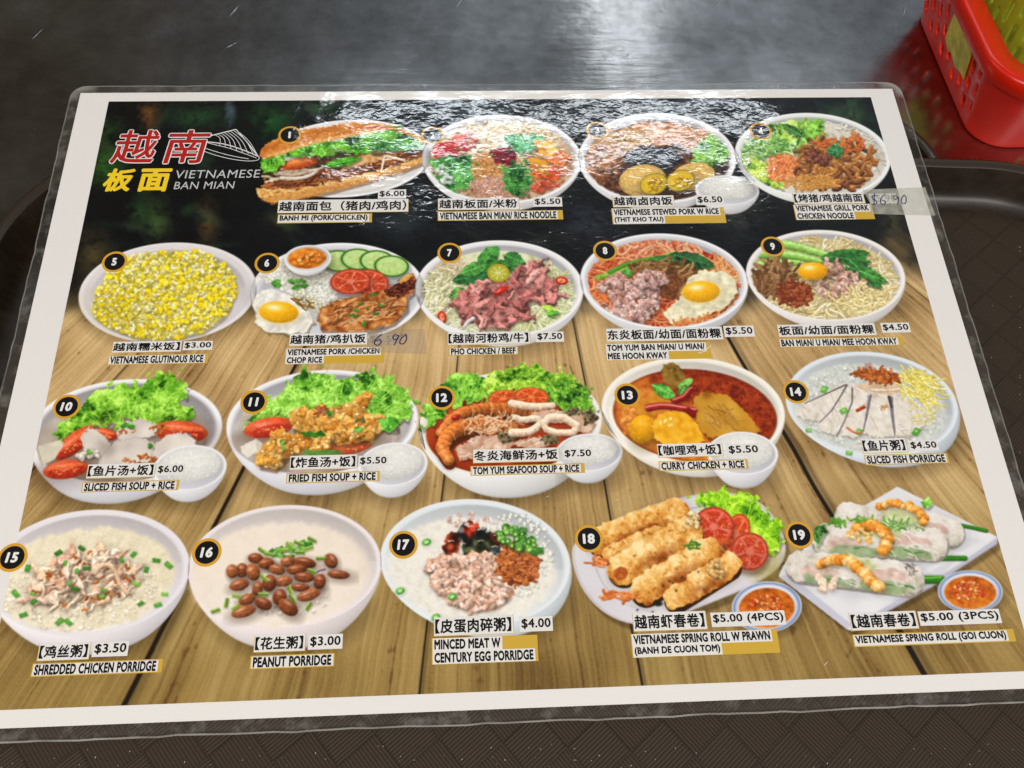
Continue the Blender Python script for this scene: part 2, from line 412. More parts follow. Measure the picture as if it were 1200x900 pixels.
class inside:
    """keeps whatever is painted within an ellipse (the hollow of a bowl)"""
    def __init__(s, cx, cy, rx, ry, rot=0): s.e = (cx, cy, rx, ry, rot)
    def __enter__(s):
        cx, cy, rx, ry, rot = s.e; R = max(rx, ry)+40
        s.sl = win(cx-R, cy-R, cx+R, cy+R); s.old = CAN[s.sl].copy()
    def __exit__(s, *a):
        cx, cy, rx, ry, rot = s.e; X = GX[s.sl]-cx; Y = GY[s.sl]-cy
        c, n = math.cos(math.radians(rot)), math.sin(math.radians(rot)); X, Y = X*c+Y*n, -X*n+Y*c
        r = np.sqrt((X/rx)**2+(Y/ry)**2) + .006*N3[s.sl]
        m = np.clip((1-r)*ry/1.0+.5, 0, 1)[..., None]
        CAN[s.sl] = CAN[s.sl]*m + s.old*(1-m)
def shreds(reg, n, ln, w, pal, ang=None, spread=1.5, warp=1.3, shade=.38):
    """torn, folded pieces of meat"""
    for x, y in rnd(reg, n):
        a = rng.uniform(0, 180) if ang is None else ang+rng.normal(0, spread*30)
        l_ = ln*rng.uniform(.5, 1.15); w_ = w*rng.uniform(.6, 1.2); c = pick(pal)
        e = ell(x+.8, y+w_*.5, l_*1.02, w_*1.1, a, 1.4, warp)
        if e: put(e[0], e[1]*.35, rgb(c)*.38)
        blob(x, y, l_, w_, a, c, shade, .12, 0, .07, warp)
        
        if w_ > 1.5:
            r_ = math.radians(a); k = rng.uniform(-.4, .4)*w_
            blob(x-math.sin(r_)*k, y+math.cos(r_)*k-w_*.15, l_*.8, w_*.35, a+rng.normal(0, 8), [min(255, q*1.1+8) for q in c], .15, .1, .12, .05, warp*.8)
# ---- printed backdrop: dark leafy shade above, grey-brown planks below
def paint_backdrop():
    VX, VY = 590., -54.
    th = (GX-VX)/(GY-VY); rr = GY-VY
    g = np.random.default_rng(5)
    def grain(k, m, seed):
        A = np.random.default_rng(seed).standard_normal((64, 4096)).astype(np.float32)
        x = (th*k+2048) % 4095; y = (np.log(rr)*m) % 63
        xi = x.astype(int); yi = y.astype(int); fx = x-xi; fy = y-yi
        return (A[yi, xi]*(1-fx)*(1-fy)+A[yi, xi+1]*fx*(1-fy)+A[yi+1, xi]*(1-fx)*fy+A[yi+1, xi+1]*fx*fy)
    wob = N5*.0016+N4*.0004
    th0 = th; th = th+wob
    gr = grain(300, 3, 1)*.75+grain(120, 5, 2)*.6+grain(40, 4, 3)*.6+grain(700, 8, 4)*.5
    th = th0
    arc = np.sin((th*46+np.sin(rr*.016+th*5)*1.3+N5*.5)*6.28)*.5
    gaps = [(-1.35, .0018), (-.912, .0018), (-.5045, .0050), (-.113, .0018), (.190, .0022), (.583, .0060), (1.22, .0016), (1.9, .002)]
    tone = np.zeros_like(th); edges = [-9]+[a for a, b in gaps]+[9]
    for k in range(len(edges)-1):
        tone += (th >= edges[k])*(th < edges[k+1])*[-.02, .05, -.03, .06, -.05, .03, .0, .05, .02][k]
    t = .60+.105*gr+.022*arc*smooth(-.6, .4, N4)+tone+.06*N5+.02*N1
    wood = ramp(t, [(60, 44, 24), (126, 98, 60), (172, 142, 96), (202, 172, 124), (222, 198, 154)])
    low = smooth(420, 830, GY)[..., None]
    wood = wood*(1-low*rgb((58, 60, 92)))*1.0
    kn = np.clip((-gr*.5+N3*.4-1.15)*1.2, 0, .6)[..., None]; wood = wood*(1-kn)+rgb((96, 66, 34))*kn
    for a, wd in gaps:
        d = np.abs(th0+N5*.0006-a)/wd
        m = (1-smooth(.45, 1.0, d)); wood = wood*(1-m[..., None]*.93)+rgb((24, 15, 8))*m[..., None]*.93
        m = np.exp(-((th0-a-wd*1.8)/(wd*1.2))**2)*.25; wood = wood*(1-m[..., None])
    sm = [(120, 100, .30)]
    dark = ramp(.30+.13*N5+.10*N4+.03*N2+.03*N1, [(2, 3, 5), (5, 7, 10), (12, 16, 18), (30, 36, 34)])
    CAN[:] = dark
    gb = [(124, 195, 26, 26, (38, 74, 22)), (120, 150, 24, 14, (36, 66, 30)), (318, 142, 26, 22, (22, 66, 26)), (232, 138, 40, 16, (28, 54, 30)),
          (380, 128, 34, 12, (40, 66, 44)), (175, 135, 12, 26, (84, 56, 26)), (185, 262, 16, 30, (50, 66, 34)), (245, 262, 13, 28, (66, 52, 26)),
          (165, 250, 14, 20, (30, 52, 28)), (330, 262, 20, 14, (38, 32, 24)), (470, 262, 40, 18, (34, 40, 44)), (690, 262, 30, 20, (40, 44, 50)),
          (975, 138, 24, 14, (28, 54, 32)), (1015, 160, 14, 26, (30, 60, 34)), (1000, 130, 10, 20, (52, 74, 46)), (870, 262, 30, 20, (36, 40, 40)),
          (1045, 262, 14, 30, (56, 56, 40)), (270, 132, 6, 18, (60, 70, 80)), (112, 300, 22, 30, (60, 52, 32)), (560, 130, 50, 10, (34, 50, 48)), (800, 128, 50, 10, (30, 46, 50))]
    for x, y, rx, ry, c in gb:
        e = ell(x, y, rx*1.5, ry*1.5, 0, 2, 1.5)
        if e: put(e[0], np.clip(1-e[4], 0, 1)**1.0*np.clip(.9+.2*N3[e[0]]+.2*N4[e[0]], .3, 1), np.clip(rgb(c)*1.25, 0, 1))
    for k in range(46):
        x, y = rng.uniform(100, 1060), rng.uniform(118, 290)
        if 300 < x < 960 and 140 < y < 235: continue
        a = rng.uniform(-60, 60)
        e = ell(x, y, rng.uniform(12, 30), rng.uniform(3, 7), a, 2.5, .8)
        if e: put(e[0], e[1]*.34, rgb([(60, 90, 40), (30, 60, 44), (70, 76, 60)][k % 3]))
    for k in range(150):
        x, y = rng.uniform(80, 1070), rng.uniform(120, 330)
        disc(x, y, rng.uniform(.3, .7), rng.uniform(.3, .6), 0, (150, 150, 150), .4, rng.uniform(.15, .6))
    edge = 345-10*smooth(300, 700, GX)-30*smooth(900, 1080, GX)+9*N5+3*N4
    m = smooth(-24, 34, GY-edge)[..., None]
    olive = smooth(-70, 40, GY-edge)[..., None]
    CAN[:] = CAN*(1-olive*.5)+rgb((92, 76, 44))*olive*.5*(.85+.15*gr[..., None])
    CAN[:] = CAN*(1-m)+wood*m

CREAM = [(238, 228, 206), (226, 212, 186), (244, 236, 220)]
PORK = [(214, 176, 160), (196, 150, 134), (226, 196, 180), (186, 140, 122)]
BROWNS = [(150, 92, 44), (120, 66, 28), (176, 112, 56), (92, 50, 22)]
SHALLOT = [(168, 84, 30), (196, 112, 50), (130, 56, 18), (208, 132, 70)]

def dish_1():
    bowl(406, 187, 99, 45, -4, 3, .8, inner=.84, col=(214, 212, 210), wcol=(204, 202, 200))
    bot = [(300, 222), (312, 221), (360, 217), (420, 204), (470, 191), (498, 182), (502, 189), (470, 202), (430, 214), (390, 225), (345, 236), (318, 239), (304, 233)]
    patch([(x+2, y+4) for x, y in bot], [(70, 45, 20), (90, 60, 30)], a=.5, soft=4)
    patch(bot, [(150, 96, 40), (206, 150, 78), (232, 190, 122), (244, 214, 156)], N2, .16, .6)
    patch([(x, y+1.5) for x, y in bot[6:]]+[(420, 212)], [(176, 112, 50), (214, 152, 80)], N3, .2, .6, 3, .6)
    patch([(308, 198), (340, 190), (420, 172), (500, 170), (500, 184), (440, 200), (370, 214), (310, 220)], [(40, 30, 14), (84, 60, 30), (140, 110, 60)], N3, .3, 1)
    strands([(312, 206), (350, 196), (372, 200), (370, 212), (330, 218)], 26, 34, 1.5, [(236, 226, 210), (222, 206, 186), (206, 190, 160)], 1.0, -8, .3)
    meat = [(309, 216), (330, 212), (370, 203), (405, 192), (430, 190), (460, 183), (500, 171), (503, 180), (470, 192), (430, 203), (390, 213), (350, 221), (312, 223)]
    patch(meat, [(44, 20, 8), (96, 48, 22), (142, 78, 38), (184, 116, 66)], M3, .22, .8)
    strands(meat, 150, 14, 1.0, [(74, 34, 14), (150, 86, 42), (190, 124, 72), (110, 58, 26)], .6, -14, .3, shadow=.25)
    patch([(396, 189), (420, 184), (446, 176), (470, 177), (462, 186), (430, 194), (400, 200)], [(150, 96, 50), (206, 156, 100), (230, 196, 150)], N3, .25, .8)
    stroke([(447, 202), (449, 192), (451, 184)], 1.3, (238, 228, 208)); stroke([(452, 184), (464, 187), (474, 189)], 1.4, (234, 222, 196))
    stroke([(330, 210), (352, 211), (368, 205), (372, 200)], 2.0, (240, 228, 212)); stroke([(322, 205), (345, 207), (360, 203)], 1.6, (222, 200, 180))
    blob(352, 193, 22, 6.5, -12, (206, 86, 34), .3, .3); blob(350, 191, 17, 3.6, -12, (230, 130, 66), .2, .2, 0)
    leaf(372, 184, 36, 4.5, -14, (110, 176, 60)); leaf(380, 196, 46, 6.5, -12, (66, 140, 30)); leaf(392, 178, 34, 5, -4, (130, 186, 90))
    for pts, sd in (([(305, 192), (316, 184), (334, 182), (336, 190), (322, 203), (308, 205)], 1), ([(334, 184), (352, 172), (385, 166), (402, 164), (398, 174), (372, 184), (350, 186)], 2),
                    ([(398, 176), (402, 164), (432, 156), (446, 148), (456, 143), (466, 148), (486, 158), (494, 168), (476, 174), (452, 172), (438, 180), (420, 182)], 3)):
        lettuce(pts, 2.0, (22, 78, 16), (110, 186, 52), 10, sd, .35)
    lettuce([(430, 172), (470, 168), (498, 170), (494, 176), (460, 178), (436, 180)], 1.6, (20, 70, 24), (80, 150, 70), 6, 5, .3)
    top = [(304, 186), (305, 178), (312, 170), (330, 161), (352, 154), (385, 149), (412, 145), (445, 146), (475, 153), (494, 163), (500, 172), (484, 162), (462, 152), (445, 155), (430, 158), (404, 163), (380, 167), (356, 173), (334, 181), (314, 187)]
    patch(top, [(140, 72, 20), (190, 112, 44), (218, 148, 76), (238, 186, 120)], N3, .10, .5, bias=.55)
    patch([(306, 178), (330, 163), (385, 151), (445, 148), (480, 157), (440, 152), (380, 156), (330, 170), (310, 182)], [(170, 88, 28), (196, 112, 44)], N3, .3, .8, 5, .65)
    strands([(x, y+3) for x, y in top[3:9]]+[(440, 155), (400, 161), (340, 173)], 26, 20, .45, [(226, 170, 100), (186, 110, 50)], .2, -12, .06, shadow=0)
    patch([(306, 186), (334, 177), (356, 169), (404, 159), (440, 153), (440, 156), (404, 163), (356, 173), (330, 182)], [(214, 160, 90), (244, 212, 150)], N2, .3, .4, 1, .8)

def dish_2():
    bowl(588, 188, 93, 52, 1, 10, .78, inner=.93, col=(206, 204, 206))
    with inside(588, 190, 87, 48, 1):
        e = (588, 191, 85, 46, 1)
        patch(e, [(150, 110, 80), (196, 160, 126), (220, 196, 168)], N3, .2)
        strands((600, 158, 64, 15), 90, 34, 1.6, [(232, 214, 180), (214, 190, 150), (240, 226, 200)], 2.5)
        patch((522, 178, 15, 12), [(150, 24, 30), (190, 50, 50), (214, 110, 96)], N3, .2, .8)
        lumps((545, 168, 14, 10), 16, 3, 5, [(200, 60, 60), (226, 110, 96)], .3, .3)
        lettuce([(505, 190), (525, 182), (552, 184), (558, 200), (552, 222), (530, 228), (512, 212)], 2.4, (24, 92, 40), (96, 170, 80), 14, 1)
        lumps((521, 207, 8, 14, -20), 18, 2, 4, [(206, 214, 206), (186, 200, 186)], .2, .3)
        strands((572, 197, 17, 16), 220, 8, 1.0, [(206, 150, 84), (180, 120, 60), (226, 178, 120)], 2, shadow=.25)
        strands((580, 220, 28, 9), 120, 12, 1.2, [(206, 160, 140), (188, 136, 116), (222, 184, 164)], 2)
        patch((590, 184, 16, 10, 15), [(70, 10, 24), (126, 24, 44), (160, 50, 70)], N2, .25, 1)
        lettuce([(590, 160), (630, 158), (642, 172), (616, 180), (594, 176)], 2.2, (20, 80, 50), (90, 170, 120), 8, 3)
        lettuce([(588, 200), (602, 190), (618, 194), (626, 210), (616, 228), (600, 230), (588, 216)], 2.4, (10, 60, 24), (60, 130, 50), 10, 2)
        for x, y, w, h, r, c in ((640, 176, 18, 11, 18, (236, 170, 74)), (632, 199, 17, 13, 25, (226, 158, 40)), (655, 188, 15, 10, -20, (222, 120, 50)), (648, 205, 14, 9, -30, (210, 90, 40)), (634, 220, 14, 7, -25, (198, 84, 50))):
            q = [(x+(u*math.cos(math.radians(r))-v*math.sin(math.radians(r))), y+(u*math.sin(math.radians(r))+v*math.cos(math.radians(r)))) for u, v in ((-w, -h*.5), (w*.2, -h), (w, h*.3), (-w*.2, h))]
            patch([(a+1, b+2.5) for a, b in q], [(90, 40, 10)], a=.5, soft=3); patch(q, [[k*.7 for k in c], c, [min(255, k*1.15+20) for k in c]], N3, .2, .5)
        strands((640, 210, 24, 14), 20, 14, .7, [(206, 60, 40), (236, 150, 90)], 2)
        scallion((600, 190, 60, 32), 20, 2.2)

def dish_3():
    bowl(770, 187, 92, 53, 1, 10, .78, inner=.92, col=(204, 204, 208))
    with inside(770, 189, 85, 48, 1):
        e = (770, 190, 83, 46, 1)
        patch(e, [(52, 28, 16), (96, 56, 34), (140, 90, 56)], N3, .2)
        lumps(e, 120, 3, 6, [(90, 52, 30), (60, 34, 22), (130, 84, 54)], .4, .3)
        patch((775, 158, 44, 14, 2), [(150, 96, 60), (196, 140, 96), (222, 180, 140)], N3, .2, 1)
        patch((820, 163, 22, 12, -20), [(150, 100, 60), (200, 150, 100)], N3, .2, 1)
        strands((730, 165, 34, 10), 60, 22, 1.8, [(206, 170, 120), (180, 140, 96)], 1.5)
        patch((765, 187, 32, 14, -4), [(16, 16, 24), (34, 34, 44), (70, 72, 84)], N2, .25, 1.2)
        lumps((765, 187, 28, 12), 30, 3, 6, [(28, 28, 38), (46, 48, 60), (20, 20, 26)], .5, .5)
        patch((709, 186, 20, 17, 20), [(130, 80, 50), (180, 128, 90), (206, 160, 124)], M3, .25, 1.2)
        lumps((708, 190, 22, 20), 36, 3.5, 6, [(178, 126, 90), (150, 98, 66), (196, 150, 116)], .4, .2)
        lumps((712, 216, 24, 10), 90, 1.6, 3.5, [(110, 62, 30), (150, 90, 50), (80, 42, 20)], .4, .3)
        lettuce([(808, 182), (826, 160), (850, 152), (862, 170), (856, 186), (835, 198), (812, 194)], 2.0, (30, 90, 26), (140, 196, 90), 10, 4)
        for x, y, rx, ry, r, yx in ((753, 213, 28, 19, -6, 768), (812, 208, 26, 16, -10, 800)):
            blob(x, y, rx, ry, r, (204, 168, 96), .25, .25, .5); blob(x+1, y+1, rx*.93, ry*.9, r, (214, 180, 108), .15, 0, 0)
        for x, y in ((766, 217), (797, 213)):
            blob(x, y, 17, 12.5, -15, (150, 128, 40), .2, 0, .4); disc(x, y, 15.6, 11.2, -15, (206, 178, 60)); disc(x, y, 12.5, 8.8, -15, (222, 186, 40), 1)
            lumps((x, y, 10.5, 7, -15), 24, 1.5, 3, [(214, 170, 30), (240, 206, 70), (180, 136, 30)], .3, .1)
    ricebowl(852, 224, 37, 17, 3, 12)

def dish_4():
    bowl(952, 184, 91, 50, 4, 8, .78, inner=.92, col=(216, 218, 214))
    with inside(953, 186, 85, 46, 4):
        e = (953, 187, 82, 43, 5)
        patch(e, [(190, 184, 168), (214, 210, 198), (228, 226, 216)], N3, .15)
        strands((1000, 175, 40, 28, 30), 90, 26, 1.2, [(226, 222, 210), (206, 200, 184), (190, 182, 166)], 1.6, 40, .5, shadow=.2)
        lettuce([(878, 168), (900, 148), (925, 142), (962, 140), (966, 165), (950, 180), (915, 182), (885, 182)], 2.4, (48, 108, 30), (168, 206, 96), 16, 6)
        strands((900, 175, 34, 11), 70, 22, 1.0, [(150, 200, 110), (90, 150, 70), (206, 226, 170)], 1.6)
        leaf(932, 172, 32, 9, -120, (140, 186, 70)); leaf(948, 168, 34, 10, -64, (112, 170, 60)); leaf(938, 160, 26, 6, -150, (60, 110, 44))
        lettuce([(865, 190), (885, 186), (905, 196), (920, 222), (905, 226), (880, 214)], 2.4, (50, 110, 30), (180, 206, 80), 12, 7)
        strands((918, 198, 18, 15), 150, 12, 1.2, [(232, 140, 80), (214, 110, 60), (244, 176, 120)], 1.4)
        strands((980, 192, 42, 26, 5), 130, 26, 2.4, [(170, 106, 44), (134, 76, 28), (198, 136, 66), (90, 48, 24)], 3.4, hi=.25)
        lumps((960, 185, 14, 8), 26, 2.5, 4.5, [(150, 86, 70), (120, 66, 50)], .4, .3)
        strands((950, 215, 30, 8), 90, 11, 1.2, [(196, 140, 66), (214, 160, 90)], 2)
        strands((985, 170, 30, 10), 40, 12, 1.4, [(214, 120, 60), (190, 100, 44)], 2)
        lettuce([(968, 176), (978, 168), (988, 172), (986, 184), (974, 186)], 1.2, (20, 80, 40), (70, 140, 80), 4, 8)

def dish_5():
    bowl(197, 344, 104, 58, -5, 3, .9, inner=.88, col=(210, 205, 206), wcol=(206, 201, 203), lip=(224, 220, 222))
    pts = [(110, 362), (112, 346), (128, 320), (148, 303), (190, 296), (236, 296), (262, 308), (275, 325), (277, 345), (264, 372), (238, 390), (200, 399), (160, 397), (130, 385), (113, 374)]
    patch([(x+2, y+4) for x, y in pts], [(120, 110, 90)], a=.5, soft=6)
    patch(pts, [(160, 146, 44), (206, 194, 80), (226, 214, 120)], M3, .2, 1.5)
    for k in range(3):
        lumps(pts, 300, 1.8, 3.4, [(228, 222, 160), (216, 208, 130), (236, 230, 184), (196, 184, 96)], .22, .15, .16, warp=.6)
        lumps(pts, 230, 2.0, 4.0, [(244, 216, 30), (236, 204, 24), (250, 230, 80), (246, 220, 54)], .22, .3, .14, warp=.5)
    patch((150, 374, 40, 18, 20), [(120, 104, 20)], soft=30, a=.22, warp=2)
    lumps(pts, 200, 1.2, 2.4, [(244, 240, 200), (236, 230, 176)], .18, .2, .1, warp=.4)

def dish_6():
    bowl(396, 344, 102, 58, -2, 3, .88, inner=.9, col=(206, 206, 210), wcol=(184, 186, 192))
    rice = [(302, 326), (312, 312), (350, 306), (380, 316), (394, 330), (396, 350), (372, 362), (350, 348), (322, 338)]
    patch(rice, [(200, 202, 186), (226, 226, 216)], N3, .3, 1.5)
    for k in range(2): lumps(rice, 300, 1.4, 2.6, [(240, 240, 234), (232, 232, 222), (222, 222, 208)], .14, .1, .12, .6, .03, .5)
    lumps((362, 355, 22, 8, 25), 60, 1.3, 2.2, [(206, 204, 160), (226, 224, 200)], .2, 0, .3)
    scallion((350, 333, 10, 9), 16, 3.2); scallion((326, 334, 6, 4), 6, 3.2)
    for x, y in ((397, 307), (420, 305), (442, 307), (459, 313)): cucumber(x, y, 20.5, 12.5 if x < 450 else 12.5, 3)
    tomato(434, 332, 22, 15, 8); tomato(411, 331, 24, 14.5, -4)
    disc(362, 309, 28, 18, -3, (60, 50, 40), 4, .35); bowl(361, 304, 27, 15.5, -3, 5, .7, inner=.9)
    patch((360, 304, 22.5, 12, -3), [(170, 84, 14), (214, 124, 32), (236, 160, 70)], N3, .2)
    lumps((362, 304, 17, 8), 30, 1.5, 3.5, [(226, 140, 50), (206, 106, 24), (240, 180, 100)], .3, .4)
    friedegg([(296, 352), (304, 342), (318, 339), (334, 346), (352, 352), (362, 366), (368, 380), (362, 390), (340, 393), (318, 392), (300, 380)], 327, 367, 23, 12.5, 4)
    strands([(340, 350), (362, 352), (370, 368), (356, 362)], 14, 12, .8, [(120, 84, 30), (150, 110, 50)], .8, 40, .3)
    chop = [(372, 374), (376, 362), (396, 352), (430, 346), (452, 340), (468, 330), (484, 322), (489, 330), (487, 342), (478, 350), (478, 364), (462, 380), (440, 388), (404, 391), (376, 388)]
    patch([(x+2, y+4) for x, y in chop], [(60, 50, 50)], a=.5, soft=5)
    patch(chop, [(60, 26, 10), (120, 64, 26), (176, 108, 52), (212, 150, 90), (230, 180, 130)], M3, .16, 1.1, bias=.55)
    r_ = polymask(chop, 1.1); inner = r_[1].copy()
    for _ in range(10): inner = blur3(inner)
    put(r_[0], np.clip((r_[1]-inner)*1.5, 0, .8), rgb((58, 24, 10)))
    strands([(384, 368), (410, 356), (460, 350), (470, 362), (440, 380), (392, 384)], 90, 18, .7, [(222, 166, 110), (150, 84, 40), (236, 190, 140), (110, 60, 28)], .5, -25, .25, shadow=.2)
    patch([(450, 342), (470, 330), (486, 324), (488, 338), (474, 348), (456, 350)], [(40, 16, 10), (86, 36, 22), (130, 66, 44)], N2, .3, .8)
    patch([(466, 332), (478, 322), (484, 322), (480, 328), (470, 334)], [(196, 140, 60), (226, 180, 100)], N2, .2, .5)
    for x, y in ((423, 357), (430, 362), (418, 364), (446, 358), (418, 372), (441, 368), (436, 346), (412, 370), (426, 381)): bits((x, y, 1, 1), 1, 3.4, [(48, 104, 40), (70, 134, 54)], .4, .5)

def dish_7():
    bowl(585, 340, 98, 57, 0, 12, .72, 6, inner=.92, col=(216, 215, 215))
    with inside(585, 342, 91, 53, 0):
        e = (584, 345, 88, 50, 1)
        patch(e, [(176, 178, 130), (210, 212, 170), (228, 230, 200)], N3, .2)
        strands((630, 350, 42, 36), 120, 34, 1.5, [(234, 236, 206), (216, 220, 176), (200, 206, 150)], 2.6, shadow=.18)
        strands((550, 385, 46, 9), 60, 30, 1.4, [(230, 232, 206), (206, 208, 170)], 2.2, shadow=.18)
        strands((519, 343, 22, 30, 20), 90, 26, 1.8, [(222, 220, 180), (206, 200, 150), (236, 232, 204), (190, 184, 140)], 1.2, 120, .7, hi=.2)
        strands((532, 312, 14, 7), 40, 10, 1.5, [(222, 210, 180), (196, 180, 140)], 2)
        leaf(560, 318, 38, 12, -50, (58, 120, 48)); leaf(556, 330, 50, 12, -28, (44, 104, 40)); leaf(530, 330, 44, 9, -10, (36, 92, 44)); leaf(575, 312, 52, 9, 2, (40, 96, 40)); leaf(540, 322, 34, 9, -20, (70, 130, 56))
        leaf(545, 340, 22, 8, 150, (90, 150, 66)); leaf(590, 300, 26, 9, 20, (52, 112, 48)); leaf(560, 342, 26, 7, 120, (80, 140, 60))
        b1 = [(532, 362), (540, 346), (556, 334), (575, 330), (596, 332), (604, 350), (620, 362), (622, 374), (604, 378), (592, 386), (568, 387), (556, 378), (536, 368)]
        b2 = [(598, 330), (606, 314), (622, 308), (640, 316), (644, 332), (654, 340), (650, 356), (630, 356), (612, 352), (600, 344)]
        for b in (b1, b2):
            patch([(x+1, y+3) for x, y in b], [(60, 40, 30)], a=.45, soft=4)
            patch(b, [(120, 62, 58), (172, 104, 98), (200, 136, 128), (214, 158, 148)], M3, .22, 1.6)
        for reg, n in ((b1, 44), (b2, 26)):
            shreds(reg, n, 13, 4.6, [(206, 140, 132), (182, 112, 106), (220, 164, 154), (158, 90, 86)], -35, 1.2, 1.8, .55)
        disc(584.5, 322, 13.8, 11.4, 0, (30, 30, 14), 2, .4)
        disc(584, 321, 13, 10.6, 0, (186, 156, 30)); disc(584, 321, 11.2, 9, 0, (150, 164, 60)); disc(584, 321, 10.4, 8.2, 0, (176, 178, 66))
        for k in range(8):
            a = k*.785+.2; stroke([(584, 321), (584+9.5*math.cos(a), 321+7.6*math.sin(a))], .45, (220, 216, 150), 0, .5, 0)
        blob(587, 342, 9, 3.6, -32, (200, 44, 30), .3, .5)
        for x, y, r in ((518, 373, 80), (658, 330, 5)):
            blob(x, y, 7.5, 4.8, r, (190, 36, 20), .2, .3); disc(x, y, 5, 2.8, r, (232, 150, 110)); bits((x, y, 3, 1.5), 4, 1, [(240, 210, 150), (200, 60, 30)], 0)
        leaf(635, 360, 20, 5, 20, (150, 196, 70)); leaf(640, 370, 16, 4, -10, (84, 150, 50)); stroke([(544, 384), (548, 378), (555, 374)], 2, (214, 216, 214))

def dish_8():
    bowl(778, 331, 98, 56, 3, 13, .74, 4, inner=.91, col=(200, 200, 204))
    with inside(778, 333, 90, 51, 3):
        e = (777, 335, 88, 49, 3)
        patch(e, [(120, 30, 10), (166, 54, 24), (190, 84, 44)], N3, .2)
        strands(e, 240, 36, 1.5, [(214, 130, 84), (226, 156, 108), (196, 100, 60), (206, 96, 50)], 3.0, hi=.15)
        strands((775, 296, 50, 14), 50, 30, 1.6, [(226, 160, 120), (206, 120, 84), (234, 180, 140)], 3)
        strands((848, 312, 12, 18), 30, 30, 1.6, [(232, 176, 120), (214, 140, 84)], 2, 60, .4)
        strands((705, 360, 22, 22), 50, 26, 1.6, [(226, 120, 60), (236, 150, 90)], 3, hi=.2)
        stroke([(700, 327), (725, 320), (750, 310), (790, 298)], 3.4, (140, 176, 70), .4, 2); stroke([(714, 320), (740, 308), (780, 302)], 2.4, (90, 150, 50), .4)
        leaf(745, 316, 60, 9, -14, (52, 104, 44)); leaf(775, 305, 60, 13, 5, (44, 92, 48)); leaf(790, 300, 50, 10, 16, (38, 84, 44)); leaf(725, 330, 26, 6, -40, (70, 130, 50))
        strands((778, 322, 34, 12, 8), 130, 30, 1.7, [(150, 112, 66), (116, 80, 44), (176, 136, 88), (92, 60, 32)], .8, 8, .5)
        strands((790, 338, 24, 12), 90, 13, 1.4, [(126, 76, 40), (150, 96, 54), (96, 56, 30)], 2)
        for reg in ((722, 345, 20, 22, 30), (752, 352, 22, 20), (735, 370, 30, 9), (762, 330, 16, 8)):
            lumps(reg, 60, 2.4, 6.5, [(206, 168, 160), (186, 146, 140), (216, 186, 176), (170, 124, 112)], .34, .1, .25, nz=.1, warp=1.2)
        friedegg([(806, 328), (822, 318), (846, 318), (862, 328), (864, 344), (850, 362), (830, 372), (800, 380), (784, 378), (778, 366), (794, 352), (800, 340)], 821, 343, 22, 12.5, -2, (228, 222, 192))
        strands((820, 378, 40, 6, -12), 50, 14, 1.0, [(232, 170, 110), (214, 130, 70)], 2)

def dish_9():
    bowl(967, 324, 93, 53, 4, 12, .78, 6, inner=.93, col=(216, 212, 210), lip=(236, 232, 228))
    with inside(967, 326, 87, 49, 4):
        e = (966, 328, 85, 47, 4)
        patch(e, [(176, 160, 110), (206, 192, 146), (224, 214, 180)], N3, .2)
        strands(e, 260, 32, 1.6, [(228, 214, 168), (212, 194, 140), (238, 228, 194), (196, 176, 120)], 2.6)
        for q in ([(888, 290), (920, 286), (960, 298), (985, 304)], [(892, 298), (930, 300), (962, 308)], [(892, 312), (910, 309), (935, 309)]):
            stroke(q, 6.0, (150, 206, 90), .5, 3.2, .4, hi=.4); stroke([(a, b-1.5) for a, b in q], 1.2, (190, 228, 140), .1, .6, 0)
        leaf(960, 304, 60, 9, -6, (44, 100, 40)); leaf(975, 302, 46, 8, 8, (36, 88, 36)); leaf(995, 306, 50, 11, 42, (52, 112, 52)); leaf(990, 312, 40, 8, 60, (40, 96, 44)); leaf(1005, 318, 38, 7, 22, (60, 120, 50))
        strands((906, 327, 22, 16, -10), 110, 28, 1.7, [(150, 110, 70), (120, 84, 50), (176, 138, 98), (100, 68, 42)], 1.2, -60, .7)
        strands((930, 345, 19, 14), 200, 9, 1.3, [(160, 84, 50), (130, 60, 34), (186, 112, 70), (110, 48, 24)], 2.4)
        lumps((982, 333, 34, 17, 15), 120, 2.2, 5.5, PORK, .34, .1, .25, nz=.09, warp=1.1); lumps((975, 312, 12, 8), 16, 3, 5, PORK, .35, .1, .35)
        strands((1012, 355, 26, 12), 40, 30, 1.7, [(234, 220, 166), (218, 200, 140)], 3.5)
        blob(952, 319, 17.5, 10.5, 0, (240, 172, 20), .25, .7, .4, .02)

